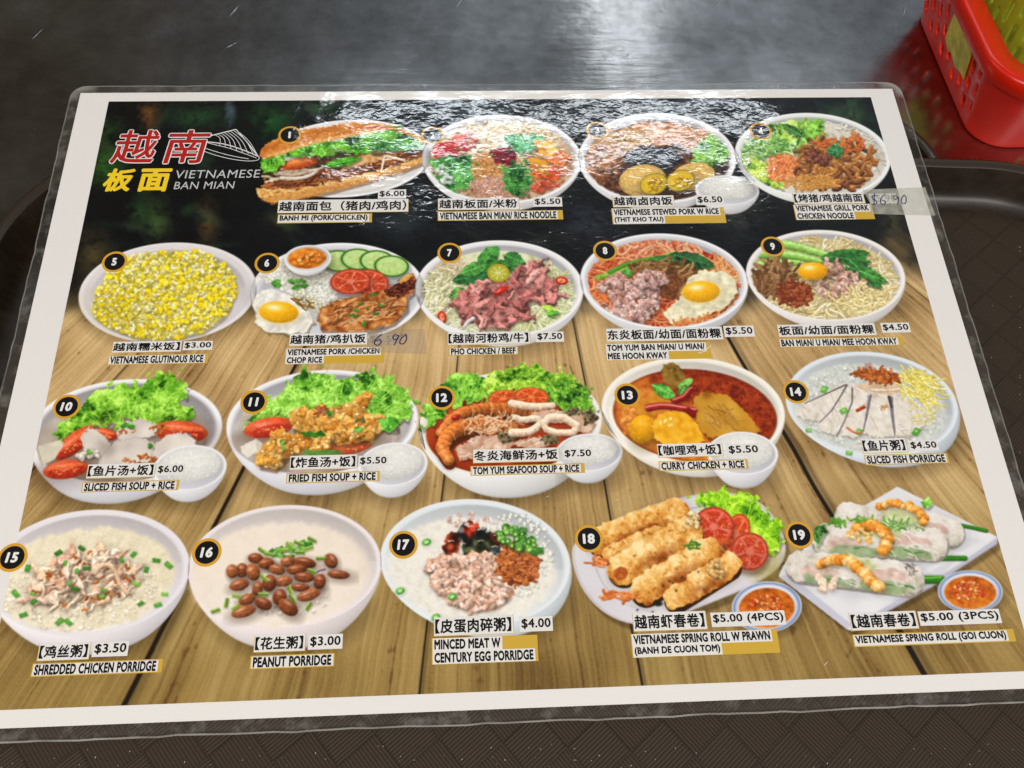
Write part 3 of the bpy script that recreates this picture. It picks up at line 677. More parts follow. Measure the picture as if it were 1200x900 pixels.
def dish_10():
    bowl(148, 506, 113, 60, -5, 27, .66, -14, inner=.93, col=(208, 207, 212), wcol=(168, 164, 166))
    e = (144, 516, 101, 50, -5)
    patch(e, [(126, 112, 98), (166, 154, 142), (196, 188, 180)], N4, .15)
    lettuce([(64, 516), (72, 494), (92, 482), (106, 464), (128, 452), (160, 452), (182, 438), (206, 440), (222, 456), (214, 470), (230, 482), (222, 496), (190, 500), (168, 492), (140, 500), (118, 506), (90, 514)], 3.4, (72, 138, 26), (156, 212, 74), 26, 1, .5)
    for x, y, rx, ry, r in ((88, 520, 30, 11, -38), (78, 551, 27, 11, -8), (212, 507, 32, 13, 4), (124, 510, 14, 7, 10)):
        blob(x, y, rx, ry, r, (196, 84, 50), .3, .3, .4); blob(x+1, y+ry*.25, rx*.85, ry*.62, r, (176, 50, 30), .2, .1, 0); 
        bits((x, y+2, rx*.6, ry*.35, r), 16, 1.4, [(236, 160, 90), (220, 120, 70)], .2); blob(x, y-ry*.35, rx*.86, ry*.26, r, (230, 110, 66), .1, .3, 0)
    q = [(44, 524), (72, 516), (76, 522), (64, 540), (50, 546), (45, 538)]
    patch(q, [(196, 188, 170), (216, 208, 190)], N3, .2, .3); stroke([(44, 524), (50, 545)], .8, (180, 172, 154))
    for pts in ([(96, 512), (104, 502), (116, 506), (132, 520), (128, 532), (108, 536), (98, 526)], [(138, 506), (148, 494), (170, 492), (188, 500), (182, 512), (160, 516), (140, 516)], [(116, 540), (134, 518), (160, 512), (182, 520), (180, 540), (150, 548), (120, 548)], [(178, 540), (180, 524), (196, 510), (220, 508), (232, 518), (224, 530), (200, 534)]):
        patch([(x+1, y+3) for x, y in pts], [(90, 80, 76)], a=.5, soft=4)
        patch(pts, [(166, 154, 146), (200, 190, 182), (218, 210, 200), (230, 224, 216)], N4, .16, .9)
        r_ = polymask(pts, .9); q_ = r_[1].copy()
        for _ in range(8): q_ = blur3(q_)
        put(r_[0], np.clip((r_[1]-q_)*1.1, 0, .55), rgb((130, 118, 122))); stroke(pts[3:5], .7, (84, 74, 82), .1, .4, 0)
    lumps((105, 535, 12, 6), 12, 3, 5, [(222, 214, 200), (206, 196, 180)], .3, .2)
    strands((165, 540, 20, 5), 16, 7, 1, SHALLOT, 2); strands((188, 503, 10, 5), 16, 6, 1, SHALLOT, 2); strands((152, 507, 12, 4), 8, 5, .9, SHALLOT, 2)
    scallion((150, 498, 8, 3), 3, 4.5); scallion((180, 522, 5, 3), 3, 4.5); scallion((102, 530, 5, 2), 2, 4)
    ricebowl(223, 549, 43, 26, -7, 15)

def dish_11():
    bowl(378, 496, 112, 61, -4, 26, .66, -4, inner=.93, col=(208, 207, 213), wcol=(178, 176, 180))
    e = (372, 506, 101, 50, -4)
    patch(e, [(140, 126, 116), (180, 168, 158), (206, 200, 196)], N4, .15)
    lettuce([(282, 506), (296, 482), (320, 468), (334, 452), (350, 438), (376, 432), (398, 446), (424, 442), (438, 436), (466, 450), (486, 470), (482, 488), (468, 502), (440, 500), (400, 488), (356, 490), (312, 500)], 3.4, (64, 132, 28), (150, 208, 80), 30, 4, .5)
    blob(315, 502, 29, 11.5, -10, (212, 88, 54), .3, .3, .4); blob(318, 506, 24, 7, -10, (180, 56, 36), .2, .1, 0); bits((318, 505, 16, 4, -10), 14, 1.4, [(236, 160, 90)], .2)
    q = [(282, 524), (300, 515), (308, 520), (306, 530), (290, 537), (284, 532)]
    patch(q, [(214, 208, 196), (232, 228, 218)], N3, .2, .3); patch([(300, 515), (308, 520), (306, 530), (301, 528)], [(196, 186, 170)], a=.7)
    blob(410, 525, 27, 8, -10, (206, 92, 56), .3, .3, .4); bits((410, 526, 18, 3), 10, 1.4, [(236, 160, 100)], .2)
    G = [(222, 164, 76), (206, 142, 58), (236, 190, 112), (190, 122, 44)]
    for pts in ([(340, 482), (360, 480), (384, 484), (410, 472), (428, 466), (430, 486), (402, 500), (370, 508), (344, 506)], [(305, 534), (312, 516), (332, 508), (360, 512), (364, 522), (340, 536), (324, 552), (304, 548)], [(388, 512), (410, 500), (436, 494), (448, 486), (454, 500), (440, 512), (412, 522), (392, 522)], [(366, 520), (376, 510), (388, 512), (386, 524), (372, 528)]):
        patch([(x+1, y+4) for x, y in pts], [(90, 50, 20)], a=.55, soft=4)
        patch(pts, [(150, 92, 30), (204, 144, 64), (230, 182, 104), (244, 210, 150)], M3, .18, 1.5)
        lumps(pts, 18, 6, 11, G, .42, .2, .18, nz=.08, warp=1.6)
        lumps(pts, 26, 3, 6, G, .35, .25, .10, nz=.1, warp=1.4)
        lumps(pts, 10, 1.2, 2.2, [(244, 214, 150), (250, 226, 180)], .2, .3, 0, warp=.6)
    lettuce([(442, 494), (456, 490), (470, 496), (462, 506), (446, 506)], 1.4, (40, 110, 26), (100, 180, 60), 3, 5)
    patch([(350, 508), (378, 506), (384, 512), (360, 514)], [(40, 90, 24), (70, 130, 40)], N3, .2, .8)
    strands((377, 483, 8, 4), 12, 6, 1.4, [(150, 70, 40), (190, 120, 84)], 1); scallion((388, 485, 6, 3), 3, 3.5); scallion((420, 505, 8, 4), 4, 4); scallion((336, 522, 8, 4), 3, 3.5)
    patch((378, 532, 24, 5), [(70, 120, 50), (110, 150, 70)], N3, .3, 1)
    ricebowl(461, 545, 40, 25, -6, 15)

def prawn(pts, w, cols):
    stroke([(x+1, y+4) for x, y in pts], w, (90, 40, 14), 0, w*.6, .3)
    n = 26
    P_ = []
    for k in range(n+1):
        t = k/n*(len(pts)-1); i = min(int(t), len(pts)-2); f = t-i
        P_.append((pts[i][0]*(1-f)+pts[i+1][0]*f, pts[i][1]*(1-f)+pts[i+1][1]*f, w*(1-.45*k/n)))
    for k, (x, y, r) in enumerate(P_):
        blob(x, y, r, r*.95, 0, cols[k % len(cols)], .5, .3, .12, .07)
    for k in range(2, n, 4):
        x, y, r = P_[k]; x2, y2, _ = P_[min(k+1, n)]; a = math.atan2(y2-y, x2-x)+1.57
        stroke([(x+math.cos(a)*r*.9, y+math.sin(a)*r*.9), (x+2, y), (x-math.cos(a)*r*.9, y-math.sin(a)*r*.9)], .6, (228, 160, 104), .1, .5, .12)

def dish_12():
    bowl(598, 498, 107, 62, -5, 26, .70, 4, inner=.92, col=(214, 214, 214), wcol=(224, 216, 190), lip=(232, 230, 220))
    e = (596, 503, 97, 53, -6)
    patch(e, [(110, 30, 8), (156, 56, 20), (188, 92, 44)], N4, .18)
    lettuce([(494, 502), (496, 478), (510, 456), (524, 442), (548, 438), (570, 446), (580, 466), (560, 474), (536, 478), (514, 492)], 3.2, (40, 108, 26), (136, 196, 66), 18, 6, .45)
    lettuce([(564, 452), (584, 436), (612, 427), (644, 434), (672, 440), (690, 456), (698, 478), (670, 482), (640, 476), (610, 464), (580, 468)], 3.2, (66, 124, 22), (166, 208, 70), 24, 7, .45)
    lettuce([(634, 458), (660, 446), (690, 456), (698, 480), (668, 484), (644, 474)], 3.0, (40, 90, 24), (130, 190, 56), 12, 3, .4)
    tomato(590, 468, 18, 10, -5, (206, 96, 40), (232, 150, 90)); tomato(623, 466, 20, 11, 5, (210, 92, 36), (232, 150, 90))
    O = [(210, 122, 58), (204, 114, 52), (214, 130, 64), (198, 106, 46)]
    patch([(520, 492), (540, 478), (580, 472), (620, 478), (624, 492), (580, 496), (530, 508)], [(120, 44, 14), (190, 96, 40), (220, 140, 80)], M3, .25, 1.3)
    prawn([(632, 488), (604, 482), (572, 480), (544, 484), (528, 494), (516, 508)], 10, O)
    prawn([(596, 506), (566, 500), (540, 502), (524, 512), (518, 526), (526, 540)], 12.5, O)
    blob(534, 490, 5, 3, -20, (170, 30, 16), .3, .5)
    strands((575, 500, 34, 12, 0), 60, 18, .7, [(236, 190, 150), (206, 130, 80), (244, 214, 180)], 1.6, -20, .8)
    for pts in ([(534, 526), (556, 512), (594, 510), (602, 524), (566, 538), (538, 540)], [(624, 484), (646, 480), (664, 486), (668, 496), (640, 496), (626, 492)], [(600, 520), (640, 510), (650, 520), (620, 530)], [(664, 484), (690, 482), (698, 496), (690, 508), (676, 508), (668, 496)]):
        patch([(x+1, y+3) for x, y in pts], [(80, 30, 10)], a=.45, soft=3)
        patch(pts, [(176, 130, 104), (214, 180, 156), (234, 210, 190)], N3, .2, .8); strands(pts, 14, 14, .6, [(196, 150, 130), (240, 222, 206)], .4, -15, .2, shadow=0)
    for reg in ((592, 514, 9, 7), (644, 516, 11, 6), (672, 484, 12, 5), (690, 490, 8, 8)):
        patch(reg, [(60, 50, 34), (110, 96, 66), (150, 136, 104)], N2, .35, 1.2); bits(reg, 18, 1.2, [(40, 36, 26), (150, 140, 110)], 0)
    for q in ([(600, 508), (620, 508), (634, 498), (630, 490), (612, 494), (604, 490)], [(638, 496), (644, 490), (660, 490), (676, 500), (672, 508), (652, 508), (640, 504), (637, 498)], [(600, 474), (624, 478), (648, 476)]):
        stroke(q, 5.0, (236, 208, 180), .5, 3.6, .4, hi=.3)
    ricebowl(690, 531, 39, 22, -3, 15)

def dish_13():
    bowl(812, 483, 107, 63, 4, 15, .82, 4, inner=.93, col=(222, 218, 208), wcol=(226, 222, 212), lip=(238, 234, 224))
    e = ell(814, 488, 96, 54, 5, .8); sl, m, u, v, r = e
    a = ramp(.5+.16*N3[sl]+.14*N2[sl]+.06*N1[sl], [(96, 28, 8), (146, 52, 16), (176, 76, 30)])
    b = ramp(.5+.14*N3[sl]+.08*N2[sl], [(176, 92, 28), (206, 124, 48), (222, 150, 72)])
    t = smooth(-.25, .25, u*.9-v*.75+.12*N4[sl])[..., None]
    put(sl, m, b*(1-t)+a*t); put(sl, m*smooth(.93, 1.0, r)*.7, rgb((120, 44, 14)))
    lumps((738, 494, 10, 24), 14, 2, 5, [(214, 134, 56), (226, 156, 80)], .1, .1, .05)
    leg = [(812, 468), (824, 460), (852, 464), (874, 484), (892, 506), (878, 512), (852, 512), (830, 514), (818, 500), (812, 484)]
    patch([(x+1, y+4) for x, y in leg], [(70, 30, 8)], a=.6, soft=4)
    patch(leg, [(130, 82, 18), (184, 130, 38), (206, 158, 62), (222, 182, 96)], N4, .13, .6); strands([(826, 470), (850, 474), (870, 500), (830, 502)], 22, 22, .8, [(182, 134, 52), (196, 150, 70), (156, 108, 36)], .5, 50, .2, shadow=.06)
    patch([(740, 478), (770, 456), (790, 460), (782, 482), (750, 492)], [(190, 120, 30), (220, 156, 60)], N3, .2, 1.5)
    end = [(774, 438), (778, 428), (788, 425), (798, 432), (804, 444), (800, 454), (790, 456), (780, 450)]
    patch(end, [(84, 60, 18), (136, 104, 40), (166, 134, 66)], N3, .18, .6); bits((786, 436, 6, 4), 4, 1.2, [(60, 40, 20)], 0)
    blob(753, 504, 16, 17, 20, (222, 158, 22), .3, .2, .4, .03); 
    pot = [(764, 500), (772, 486), (792, 481), (806, 486), (818, 500), (826, 516), (812, 526), (780, 524), (766, 514)]
    patch([(x+1, y+4) for x, y in pot], [(90, 44, 8)], a=.5, soft=4)
    patch(pot, [(190, 120, 14), (222, 158, 26), (238, 186, 60), (246, 210, 110)], N3, .10, .5); lumps((782, 496, 9, 5), 10, 1.2, 2, [(250, 226, 150)], .1, .3, 0)
    leaf(764, 452, 32, 8.5, 28, (84, 156, 58)); leaf(796, 466, 24, 7.5, -62, (96, 168, 66)); leaf(800, 452, 14, 5, -30, (110, 180, 80))
    stroke([(792, 470), (802, 466), (809, 457)], 4.2, (150, 28, 18), .5, 3, .4, hi=.5)
    stroke([(760, 479), (776, 476), (796, 479), (814, 482)], 4.4, (166, 34, 26), .5, 3, .45, hi=.55); stroke([(806, 482), (812, 487)], 3.5, (130, 24, 18), .4)
    disc(817, 484+62, 26, 3, 5, (110, 40, 50), 1.5, .5)
    ricebowl(870, 532, 41, 25, 3, 17)

def dish_14():
    bowl(1021, 475, 101, 61, 7, 13, .82, 16, inner=.94, col=(204, 212, 220), wcol=(196, 202, 204), lip=(218, 224, 230))
    e = ell(1018, 480, 90, 52, 7, 1.5, .8); sl, m, u, v, r = e
    put(sl, m, ramp(.55+.10*N3[sl]+.10*N2[sl]+.08*N1[sl], [(176, 180, 174), (200, 204, 198), (220, 222, 216)]))
    lumps((1018, 480, 84, 48, 7), 420, 1.5, 3, [(212, 214, 208), (222, 224, 220), (196, 200, 194)], .15, .1, .12, .7, .03)
    F = [(196, 184, 168), (214, 206, 194), (226, 220, 210), (234, 230, 222)]
    fish = [([(932, 486), (940, 476), (980, 452), (992, 450), (984, 474), (960, 494), (942, 492)], [(942, 474), (964, 464), (990, 452)]),
            ([(958, 502), (962, 492), (984, 470), (996, 450), (1002, 464), (990, 494), (980, 510), (968, 508)], [(960, 496), (974, 482), (984, 466), (992, 452)]),
            ([(984, 510), (996, 480), (1000, 452), (1020, 456), (1022, 486), (1012, 508), (1000, 514)], [(980, 512), (990, 492), (998, 472), (998, 456)]),
            ([(1010, 508), (1016, 480), (1022, 456), (1050, 458), (1052, 486), (1048, 512), (1030, 514)], [(1010, 508), (1015, 490), (1020, 464)]),
            ([(1048, 512), (1044, 484), (1046, 464), (1068, 470), (1086, 484), (1082, 500), (1066, 512)], [(1048, 512), (1045, 494), (1043, 470)])]
    for pts, sk in fish:
        patch([(x+1, y+3) for x, y in pts], [(130, 120, 110)], a=.45, soft=4)
        patch(pts, F, N3, .15, .8); strands(pts, 12, 20, .5, [(206, 190, 176), (240, 236, 230)], .4, 60, .2, shadow=0)
        stroke(sk, .45, (96, 86, 88), .2, .9, .1)
    stroke([(1018, 466), (1015, 486), (1011, 506)], 1.5, (134, 126, 134), .3, .6); stroke([(1043, 468), (1045, 488), (1048, 508)], 2.6, (128, 120, 128), .3, .7)
    stroke([(1041, 466), (1044, 478)], 1.6, (72, 60, 64), .3, 1)
    patch([(1000, 452), (1030, 450), (1058, 452), (1060, 460), (1040, 464), (1012, 458)], [(196, 160, 130), (226, 206, 180)], N3, .2, .8)
    stroke([(1030, 453), (1048, 448), (1060, 446)], 1.8, (228, 206, 170)); stroke([(1020, 458), (1044, 459), (1056, 456)], 1.5, (232, 214, 186))
    strands((1028, 441, 26, 7, 8), 110, 10, 1.2, SHALLOT, 2.4); strands((1016, 430, 5, 3), 8, 5, .9, [(190, 150, 140)], 2)
    strands((1078, 456, 26, 18, 42), 90, 24, 1.0, [(232, 218, 120), (220, 202, 90), (240, 232, 160)], .6, 40, .35, shadow=.15)
    strands((1084, 492, 12, 6), 10, 12, .8, [(226, 216, 140)], 1)
    for x, y in ((964, 457), (988, 482), (948, 505), (1006, 507), (1073, 506), (994, 531)): bits((x, y, 1.5, 1), 1, 4.6, [(84, 150, 60), (100, 170, 70)], .3, .75); disc(x, y, 1.6, 1.1, 0, (170, 206, 130))
    stroke([(1004, 482), (1012, 478)], 1.8, (170, 60, 20)); strands((1034, 478, 3, 6), 6, 4, .8, [(206, 150, 80)], 1); stroke([(992, 502), (1000, 508), (1008, 508)], 1.1, (206, 120, 70))

def dish_15():
    bowl(104, 672, 119, 73, -7, 24, .78, 4, inner=.93, col=(216, 212, 215), wcol=(214, 208, 210), lip=(224, 220, 226))
    e = ell(100, 680, 106, 60, -7, 2.2, 1.2); sl, m, u, v, r = e
    put(sl, m, ramp(.55+.09*N3[sl]+.08*N2[sl]+.05*N1[sl]-.1*u, [(206, 196, 168), (226, 216, 190), (238, 230, 206)]))
    lumps((92, 694, 92, 44, -7), 420, 1.5, 3.2, [(234, 226, 204), (222, 212, 188), (240, 234, 218)], .15, .1, .14, .7, .03)
    C_ = [(232, 200, 170), (220, 184, 152), (240, 214, 190), (226, 186, 166), (206, 160, 130)]
    for k in range(3):
        shreds((98, 680, 66, 36, -14), 30, 15, 3.8, C_, -32, 1.3, 1.6, .4)
        strands((98, 682, 60, 34, -14), 22, 8, 1.2, SHALLOT, 2.2)
    shreds((98, 680, 60, 34, -14), 26, 12, 3, [(240, 214, 190), (234, 204, 180)], -30, 1.4, 1.6, .35)
    stroke([(112, 672), (118, 664), (130, 662), (137, 672), (140, 684), (150, 696)], 3.2, (226, 192, 160), .5, 2.6, .4)
    for x, y in ((96, 642), (68, 649), (76, 661), (34, 668), (20, 695), (40, 698), (81, 683), (122, 692), (92, 668), (104, 668), (157, 652), (197, 664), (143, 657), (166, 707), (184, 709), (193, 698), (28, 722), (70, 728), (82, 729), (161, 683), (42, 705), (121, 700), (184, 656), (88, 690), (173, 667)):
        bits((x, y, 2, 2), 1, 4.8, GREENS, .35, .62)

def peanut(x, y, rx, ry, rot, c):
    blob(x, y, rx, ry, rot, c, .5, .35, .5, .06)
    a = math.radians(rot); c_, s_ = math.cos(a), math.sin(a)
    stroke([(x-c_*rx*.75, y-s_*rx*.75), (x+s_*ry*.15, y-c_*ry*.15), (x+c_*rx*.75, y+s_*rx*.75)], .4, [k*.72 for k in c], 0, .4, 0)

def dish_16():
    bowl(334, 665, 113, 72, -4, 27, .75, 2, inner=.95, col=(216, 208, 208), wcol=(218, 210, 206), lip=(228, 220, 222))
    e = ell(328, 674, 104, 61, -5, 3, .8); sl, m, u, v, r = e
    put(sl, m, ramp(.55+.05*N4[sl]+.04*N3[sl]+.03*N2[sl]-.04*u, [(214, 200, 184), (228, 216, 202), (236, 226, 214)]))
    e = ell(320, 700, 64, 26, 0, 14, 1); put(e[0], e[1]*.35, rgb((232, 226, 228)))
    lumps((330, 700, 60, 22), 120, 1.5, 3, [(232, 224, 216), (222, 212, 204)], .12, .1, .12)
    scallion((338, 648, 22, 6), 16, 4.2); scallion((352, 640, 16, 5), 8, 4.6)
    P_ = [(300, 655, 9, 6, 5), (314, 661, 8.5, 6.5, 20), (272.5, 670, 7, 8, 0), (284, 669, 7, 8.5, 10), (297, 671, 8, 10, -20), (312, 661, 9, 6, -10), (325, 668, 9.5, 6, 15), (338, 659, 9, 6.5, -5), (358, 660, 13, 6, 12), (348, 668, 12, 6, -5), (388, 658, 9, 7.5, 60), (397, 674, 13, 5.2, 5), (357, 677, 12, 6, 3), (281, 686, 12, 6.5, -15), (332, 682, 11, 6, -8), (316, 684, 8, 10, 12), (302, 690, 6, 8.5, 15), (375, 682, 7, 9, 15), (352, 689, 11, 4.8, 2), (290, 703, 10.5, 6.2, -22), (362, 698, 14, 6.5, -18), (309, 708, 10.5, 7, 22), (328, 700, 8, 9.5, 25), (286, 717, 15, 6.8, -16), (338, 712, 13, 8.5, 38)]
    for x, y, rx, ry, r in sorted(P_, key=lambda q: q[1]): peanut(x, y, rx, ry, r, pick([(150, 84, 48), (134, 70, 38), (166, 98, 60)]))
    for x, y, a in ((350, 637, 20), (366, 633, 25), (308, 646, 30), (316, 650, 10), (340, 640, 40), (352, 648, 0), (362, 643, -20), (310, 678, 40), (340, 692, 70), (343, 702, 50), (362, 711, -60), (278, 699, 10), (266, 707, -80), (277, 712, -40), (253, 716, -20), (309, 697, 0), (366, 670, 20), (332, 645, 0), (376, 655, 0)):
        c, s = math.cos(math.radians(a)), math.sin(math.radians(a)); q = [(x+u*c-v*s, y+u*s+v*c) for u, v in ((-5.5, -2.2), (5.5, -2.0), (5.5, 2.2), (-5.5, 2.0))]
        patch([(p+1, w+2) for p, w in q], [(90, 84, 50)], a=.35, soft=3); patch(q, [pick([(96, 130, 44), (126, 156, 60), (84, 120, 40)])]*2, N2, .2); stroke([(q[0][0], q[0][1]+.8), (q[1][0], q[1][1]+.8)], .7, (170, 196, 110), 0, None, 0)
    stroke([(372, 671), (376, 669), (381, 668)], .9, (120, 80, 130))

def dish_17():
    bowl(557, 660, 111, 74, 4, 16, .80, 16, inner=.93, col=(208, 216, 222), wcol=(208, 214, 216), lip=(222, 226, 228))
    e = ell(553, 668, 98, 62, 5, 3, 1.5); sl, m, u, v, r = e
    put(sl, m, ramp(.55+.09*N3[sl]+.08*N2[sl]+.04*N1[sl], [(206, 202, 192), (226, 222, 212), (236, 234, 226)]))
    lumps((600, 650, 48, 50), 300, 1.6, 3.2, [(232, 230, 220), (220, 218, 206), (226, 224, 212)], .2, .1, .2, .7, .03)
    for pts, c in (([(518, 646), (524, 626), (534, 622), (540, 634), (536, 650), (526, 656)], (96, 36, 16)), ([(534, 624), (546, 612), (560, 614), (564, 626), (548, 638), (538, 632)], (60, 56, 54)), ([(544, 622), (550, 610), (562, 616), (560, 630), (548, 632)], (110, 30, 14)), ([(540, 642), (556, 628), (576, 624), (590, 630), (584, 644), (560, 652), (544, 652)], (44, 48, 30)), ([(572, 628), (586, 624), (592, 634), (584, 642)], (100, 40, 20)), ([(556, 620), (570, 620), (570, 630), (560, 632)], (30, 40, 36)), ([(574, 642), (584, 640), (588, 648), (576, 652)], (60, 66, 70))):
        patch([(x+1, y+3) for x, y in pts], [(60, 50, 40)], a=.4, soft=3)
        patch(pts, [[k*.45 for k in c], c, [min(255, k*1.7+24) for k in c]], N3, .3, .9); x = sum(p[0] for p in pts)/len(pts); y = sum(p[1] for p in pts)/len(pts)
        stroke([(x-4, y-4), (x, y-5), (x+3, y-4)], .8, (220, 214, 206), 0, .3, 0)
    lumps((550, 610, 26, 8), 22, 1.6, 3, [(206, 160, 150), (216, 190, 180)], .2, .1, .15)
    R_ = [(498, 664), (508, 654), (540, 652), (570, 646), (590, 658), (596, 680), (600, 700), (580, 712), (550, 716), (526, 706), (510, 690)]
    patch([(x+1, y+4) for x, y in R_], [(150, 110, 90)], a=.4, soft=5); patch(R_, [(176, 126, 100), (214, 166, 140)], N3, .3, 1.5)
    lumps(R_, 120, 4, 7, [(224, 184, 160), (214, 170, 144)], .3, .1, .2, nz=.07, warp=1.4)
    lumps(R_, 260, 2.2, 5.0, [(232, 196, 176), (220, 178, 156), (240, 212, 196), (206, 160, 134), (234, 204, 192)], .28, .15, .24, nz=.07, warp=.9)
    strands((607, 662, 24, 22, 30), 230, 11, 1.6, [(150, 70, 26), (180, 96, 40), (206, 130, 66), (110, 44, 16), (196, 110, 60)], 2.4, hi=.15)
    rings((605, 632, 22, 13, 25), 46, 4.4); scallion((630, 648, 8, 5), 5, 4.5)
    for x, y in ((500, 636), (469, 693), (511, 724), (530, 700)):
        blob(x, y, 5.5, 4, -20, (96, 176, 70), .3, .2, .2); disc(x, y, 2.6, 1.7, -20, (190, 226, 160))

def dish_18():
    plate = [(668, 652), (674, 634), (700, 618), (760, 593), (808, 581), (852, 576), (892, 588), (914, 616), (922, 644), (914, 666), (880, 688), (830, 708), (772, 732), (738, 733), (704, 718), (680, 690)]
    for _ in range(2):
        q = []
        for a, b in zip(plate, plate[1:]+plate[:1]): q += [(a[0]*.75+b[0]*.25, a[1]*.75+b[1]*.25), (a[0]*.25+b[0]*.75, a[1]*.25+b[1]*.75)]
        plate = q
    cx, cy = 797, 655
    patch([(x+5, y+8) for x, y in plate], [(40, 30, 14)], a=.4, soft=10)
    patch(plate, [(190, 184, 192), (208, 203, 210)], N4, .2); patch([(cx+(x-cx)*.97, cy+(y-cy)*.965) for x, y in plate], [(206, 202, 208), (216, 213, 218)], N4, .2, soft=2)
    patch([(cx+4+(x-cx)*.84, cy-1+(y-cy)*.80) for x, y in plate], [(176, 172, 176)], soft=2); patch([(cx+4+(x-cx)*.825, cy+(y-cy)*.785) for x, y in plate], [(206, 203, 206), (214, 212, 214)], N4, .2, soft=2)
    patch((896, 660, 24, 20, -40), [(150, 140, 60), (180, 170, 110)], N3, .2, 1, 12, .6)
    lettuce([(812, 590), (818, 580), (834, 578), (848, 572), (866, 576), (886, 586), (898, 598), (912, 614), (918, 634), (910, 650), (896, 650), (880, 634), (862, 622), (850, 604), (830, 594)], 3.2, (74, 140, 14), (166, 220, 48), 26, 2, .55)
    tomato(862, 626, 15, 24, 20, (206, 84, 40)); tomato(836, 618, 24, 23, 15, (190, 66, 44), (222, 140, 124)); disc(836, 636, 20, 5, -4, (206, 100, 50), 2, .8); tomato(878, 647, 22, 22, 20, (186, 74, 54), (206, 130, 110))
    CR = [(120, 58, 16), (178, 106, 38), (214, 154, 74), (234, 190, 116), (246, 220, 166)]
    R_ = [(704, 634, 92, 17, -21), (716, 650, 62, 12, -22), (730, 668, 86, 19, -30), (756, 692, 84, 18, -31), (792, 702, 72, 15, -32)]
    for x, y, ln, w, a in R_:
        drum(x, y, ln, w, a, CR)
        for k in range(16):
            t = rng.random(); px, py = x+math.cos(math.radians(a))*ln*t, y+math.sin(math.radians(a))*ln*t
            blob(px+rng.uniform(-w, w)*.4, py+rng.uniform(-w, w)*.7, rng.uniform(1, 3.6), rng.uniform(.8, 2.4), rng.uniform(0, 180), pick([(170, 96, 34), (240, 210, 156), (200, 134, 62), (232, 188, 120)]), .15, .1, 0, .1, 1.4)
        patch((x+math.cos(math.radians(a))*ln*.55, y+math.sin(math.radians(a))*ln*.55+w*.5, ln*.3, w*.35, a), [(110, 48, 14), (150, 74, 28)], N3, .3, 1.2, 6, .6)
    for x, y, a in ((716, 698, 170), (702, 660, 200), (736, 700, 160)): strands((x, y, 10, 4), 16, 12, 1.4, [(214, 120, 60), (230, 160, 100), (196, 96, 40)], .6, a, .4)
    patch((727, 673, 8, 8), [(150, 70, 24), (190, 110, 50)], N2, .3, .8); strands((812, 640, 8, 5), 16, 8, .8, [(60, 110, 30), (90, 140, 50)], 2)
    patch((771, 708, 5, 3), [(24, 30, 16)], soft=2); bits((790, 700, 60, 20, -30), 14, 1.5, [(60, 50, 30), (40, 40, 30)], .1); lumps((812, 612, 8, 10, -30), 14, 2.2, 4, [(234, 208, 160), (222, 190, 130)], .3, .1)
    lumps((838, 668, 9, 12, -30), 22, 2.2, 4, [(214, 180, 120), (190, 150, 90)], .3, .1)
    saucer(898, 712)

def roll(x, y, ln, w, a, sd):
    A_ = math.radians(a); c, s = math.cos(A_), math.sin(A_)
    drum(x, y, ln, w, a, [(150, 146, 130), (188, 182, 166), (208, 200, 188), (220, 214, 206), (228, 224, 218)], (140, 134, 130))
    at = lambda t, v: (x+c*ln*t-s*v*w, y+s*ln*t+c*v*w)
    for t0, t1, v, col in ((.02, .35, .25, (206, 170, 156)), (.65, .98, -.1, (200, 160, 146)), (.05, .5, .75, (120, 150, 96)), (.55, 1.0, .7, (116, 146, 92)), (.3, .7, -.5, (190, 200, 130))):
        q = [at(t0, v-.3), at((t0+t1)/2, v-.42), at(t1, v-.25), at(t1, v+.22), at((t0+t1)/2, v+.3), at(t0, v+.25)]
        patch(q, [[k*.85 for k in col], col, [min(255, k*1.15) for k in col]], N3, .2, 1.5, 5, .62)
    for k in range(9):
        p = at(rng.random(), rng.uniform(-.7, .7)); stroke(curl(p[0], p[1], A_+rng.normal(0, .3), 16, .8), .7, (226, 222, 214), .1, .4, .1)
    for k in range(5):
        p = at(rng.random(), rng.uniform(.4, .8)); stroke(curl(p[0], p[1], A_, 12, .5), 1, (84, 130, 66), .1, .4, .1)

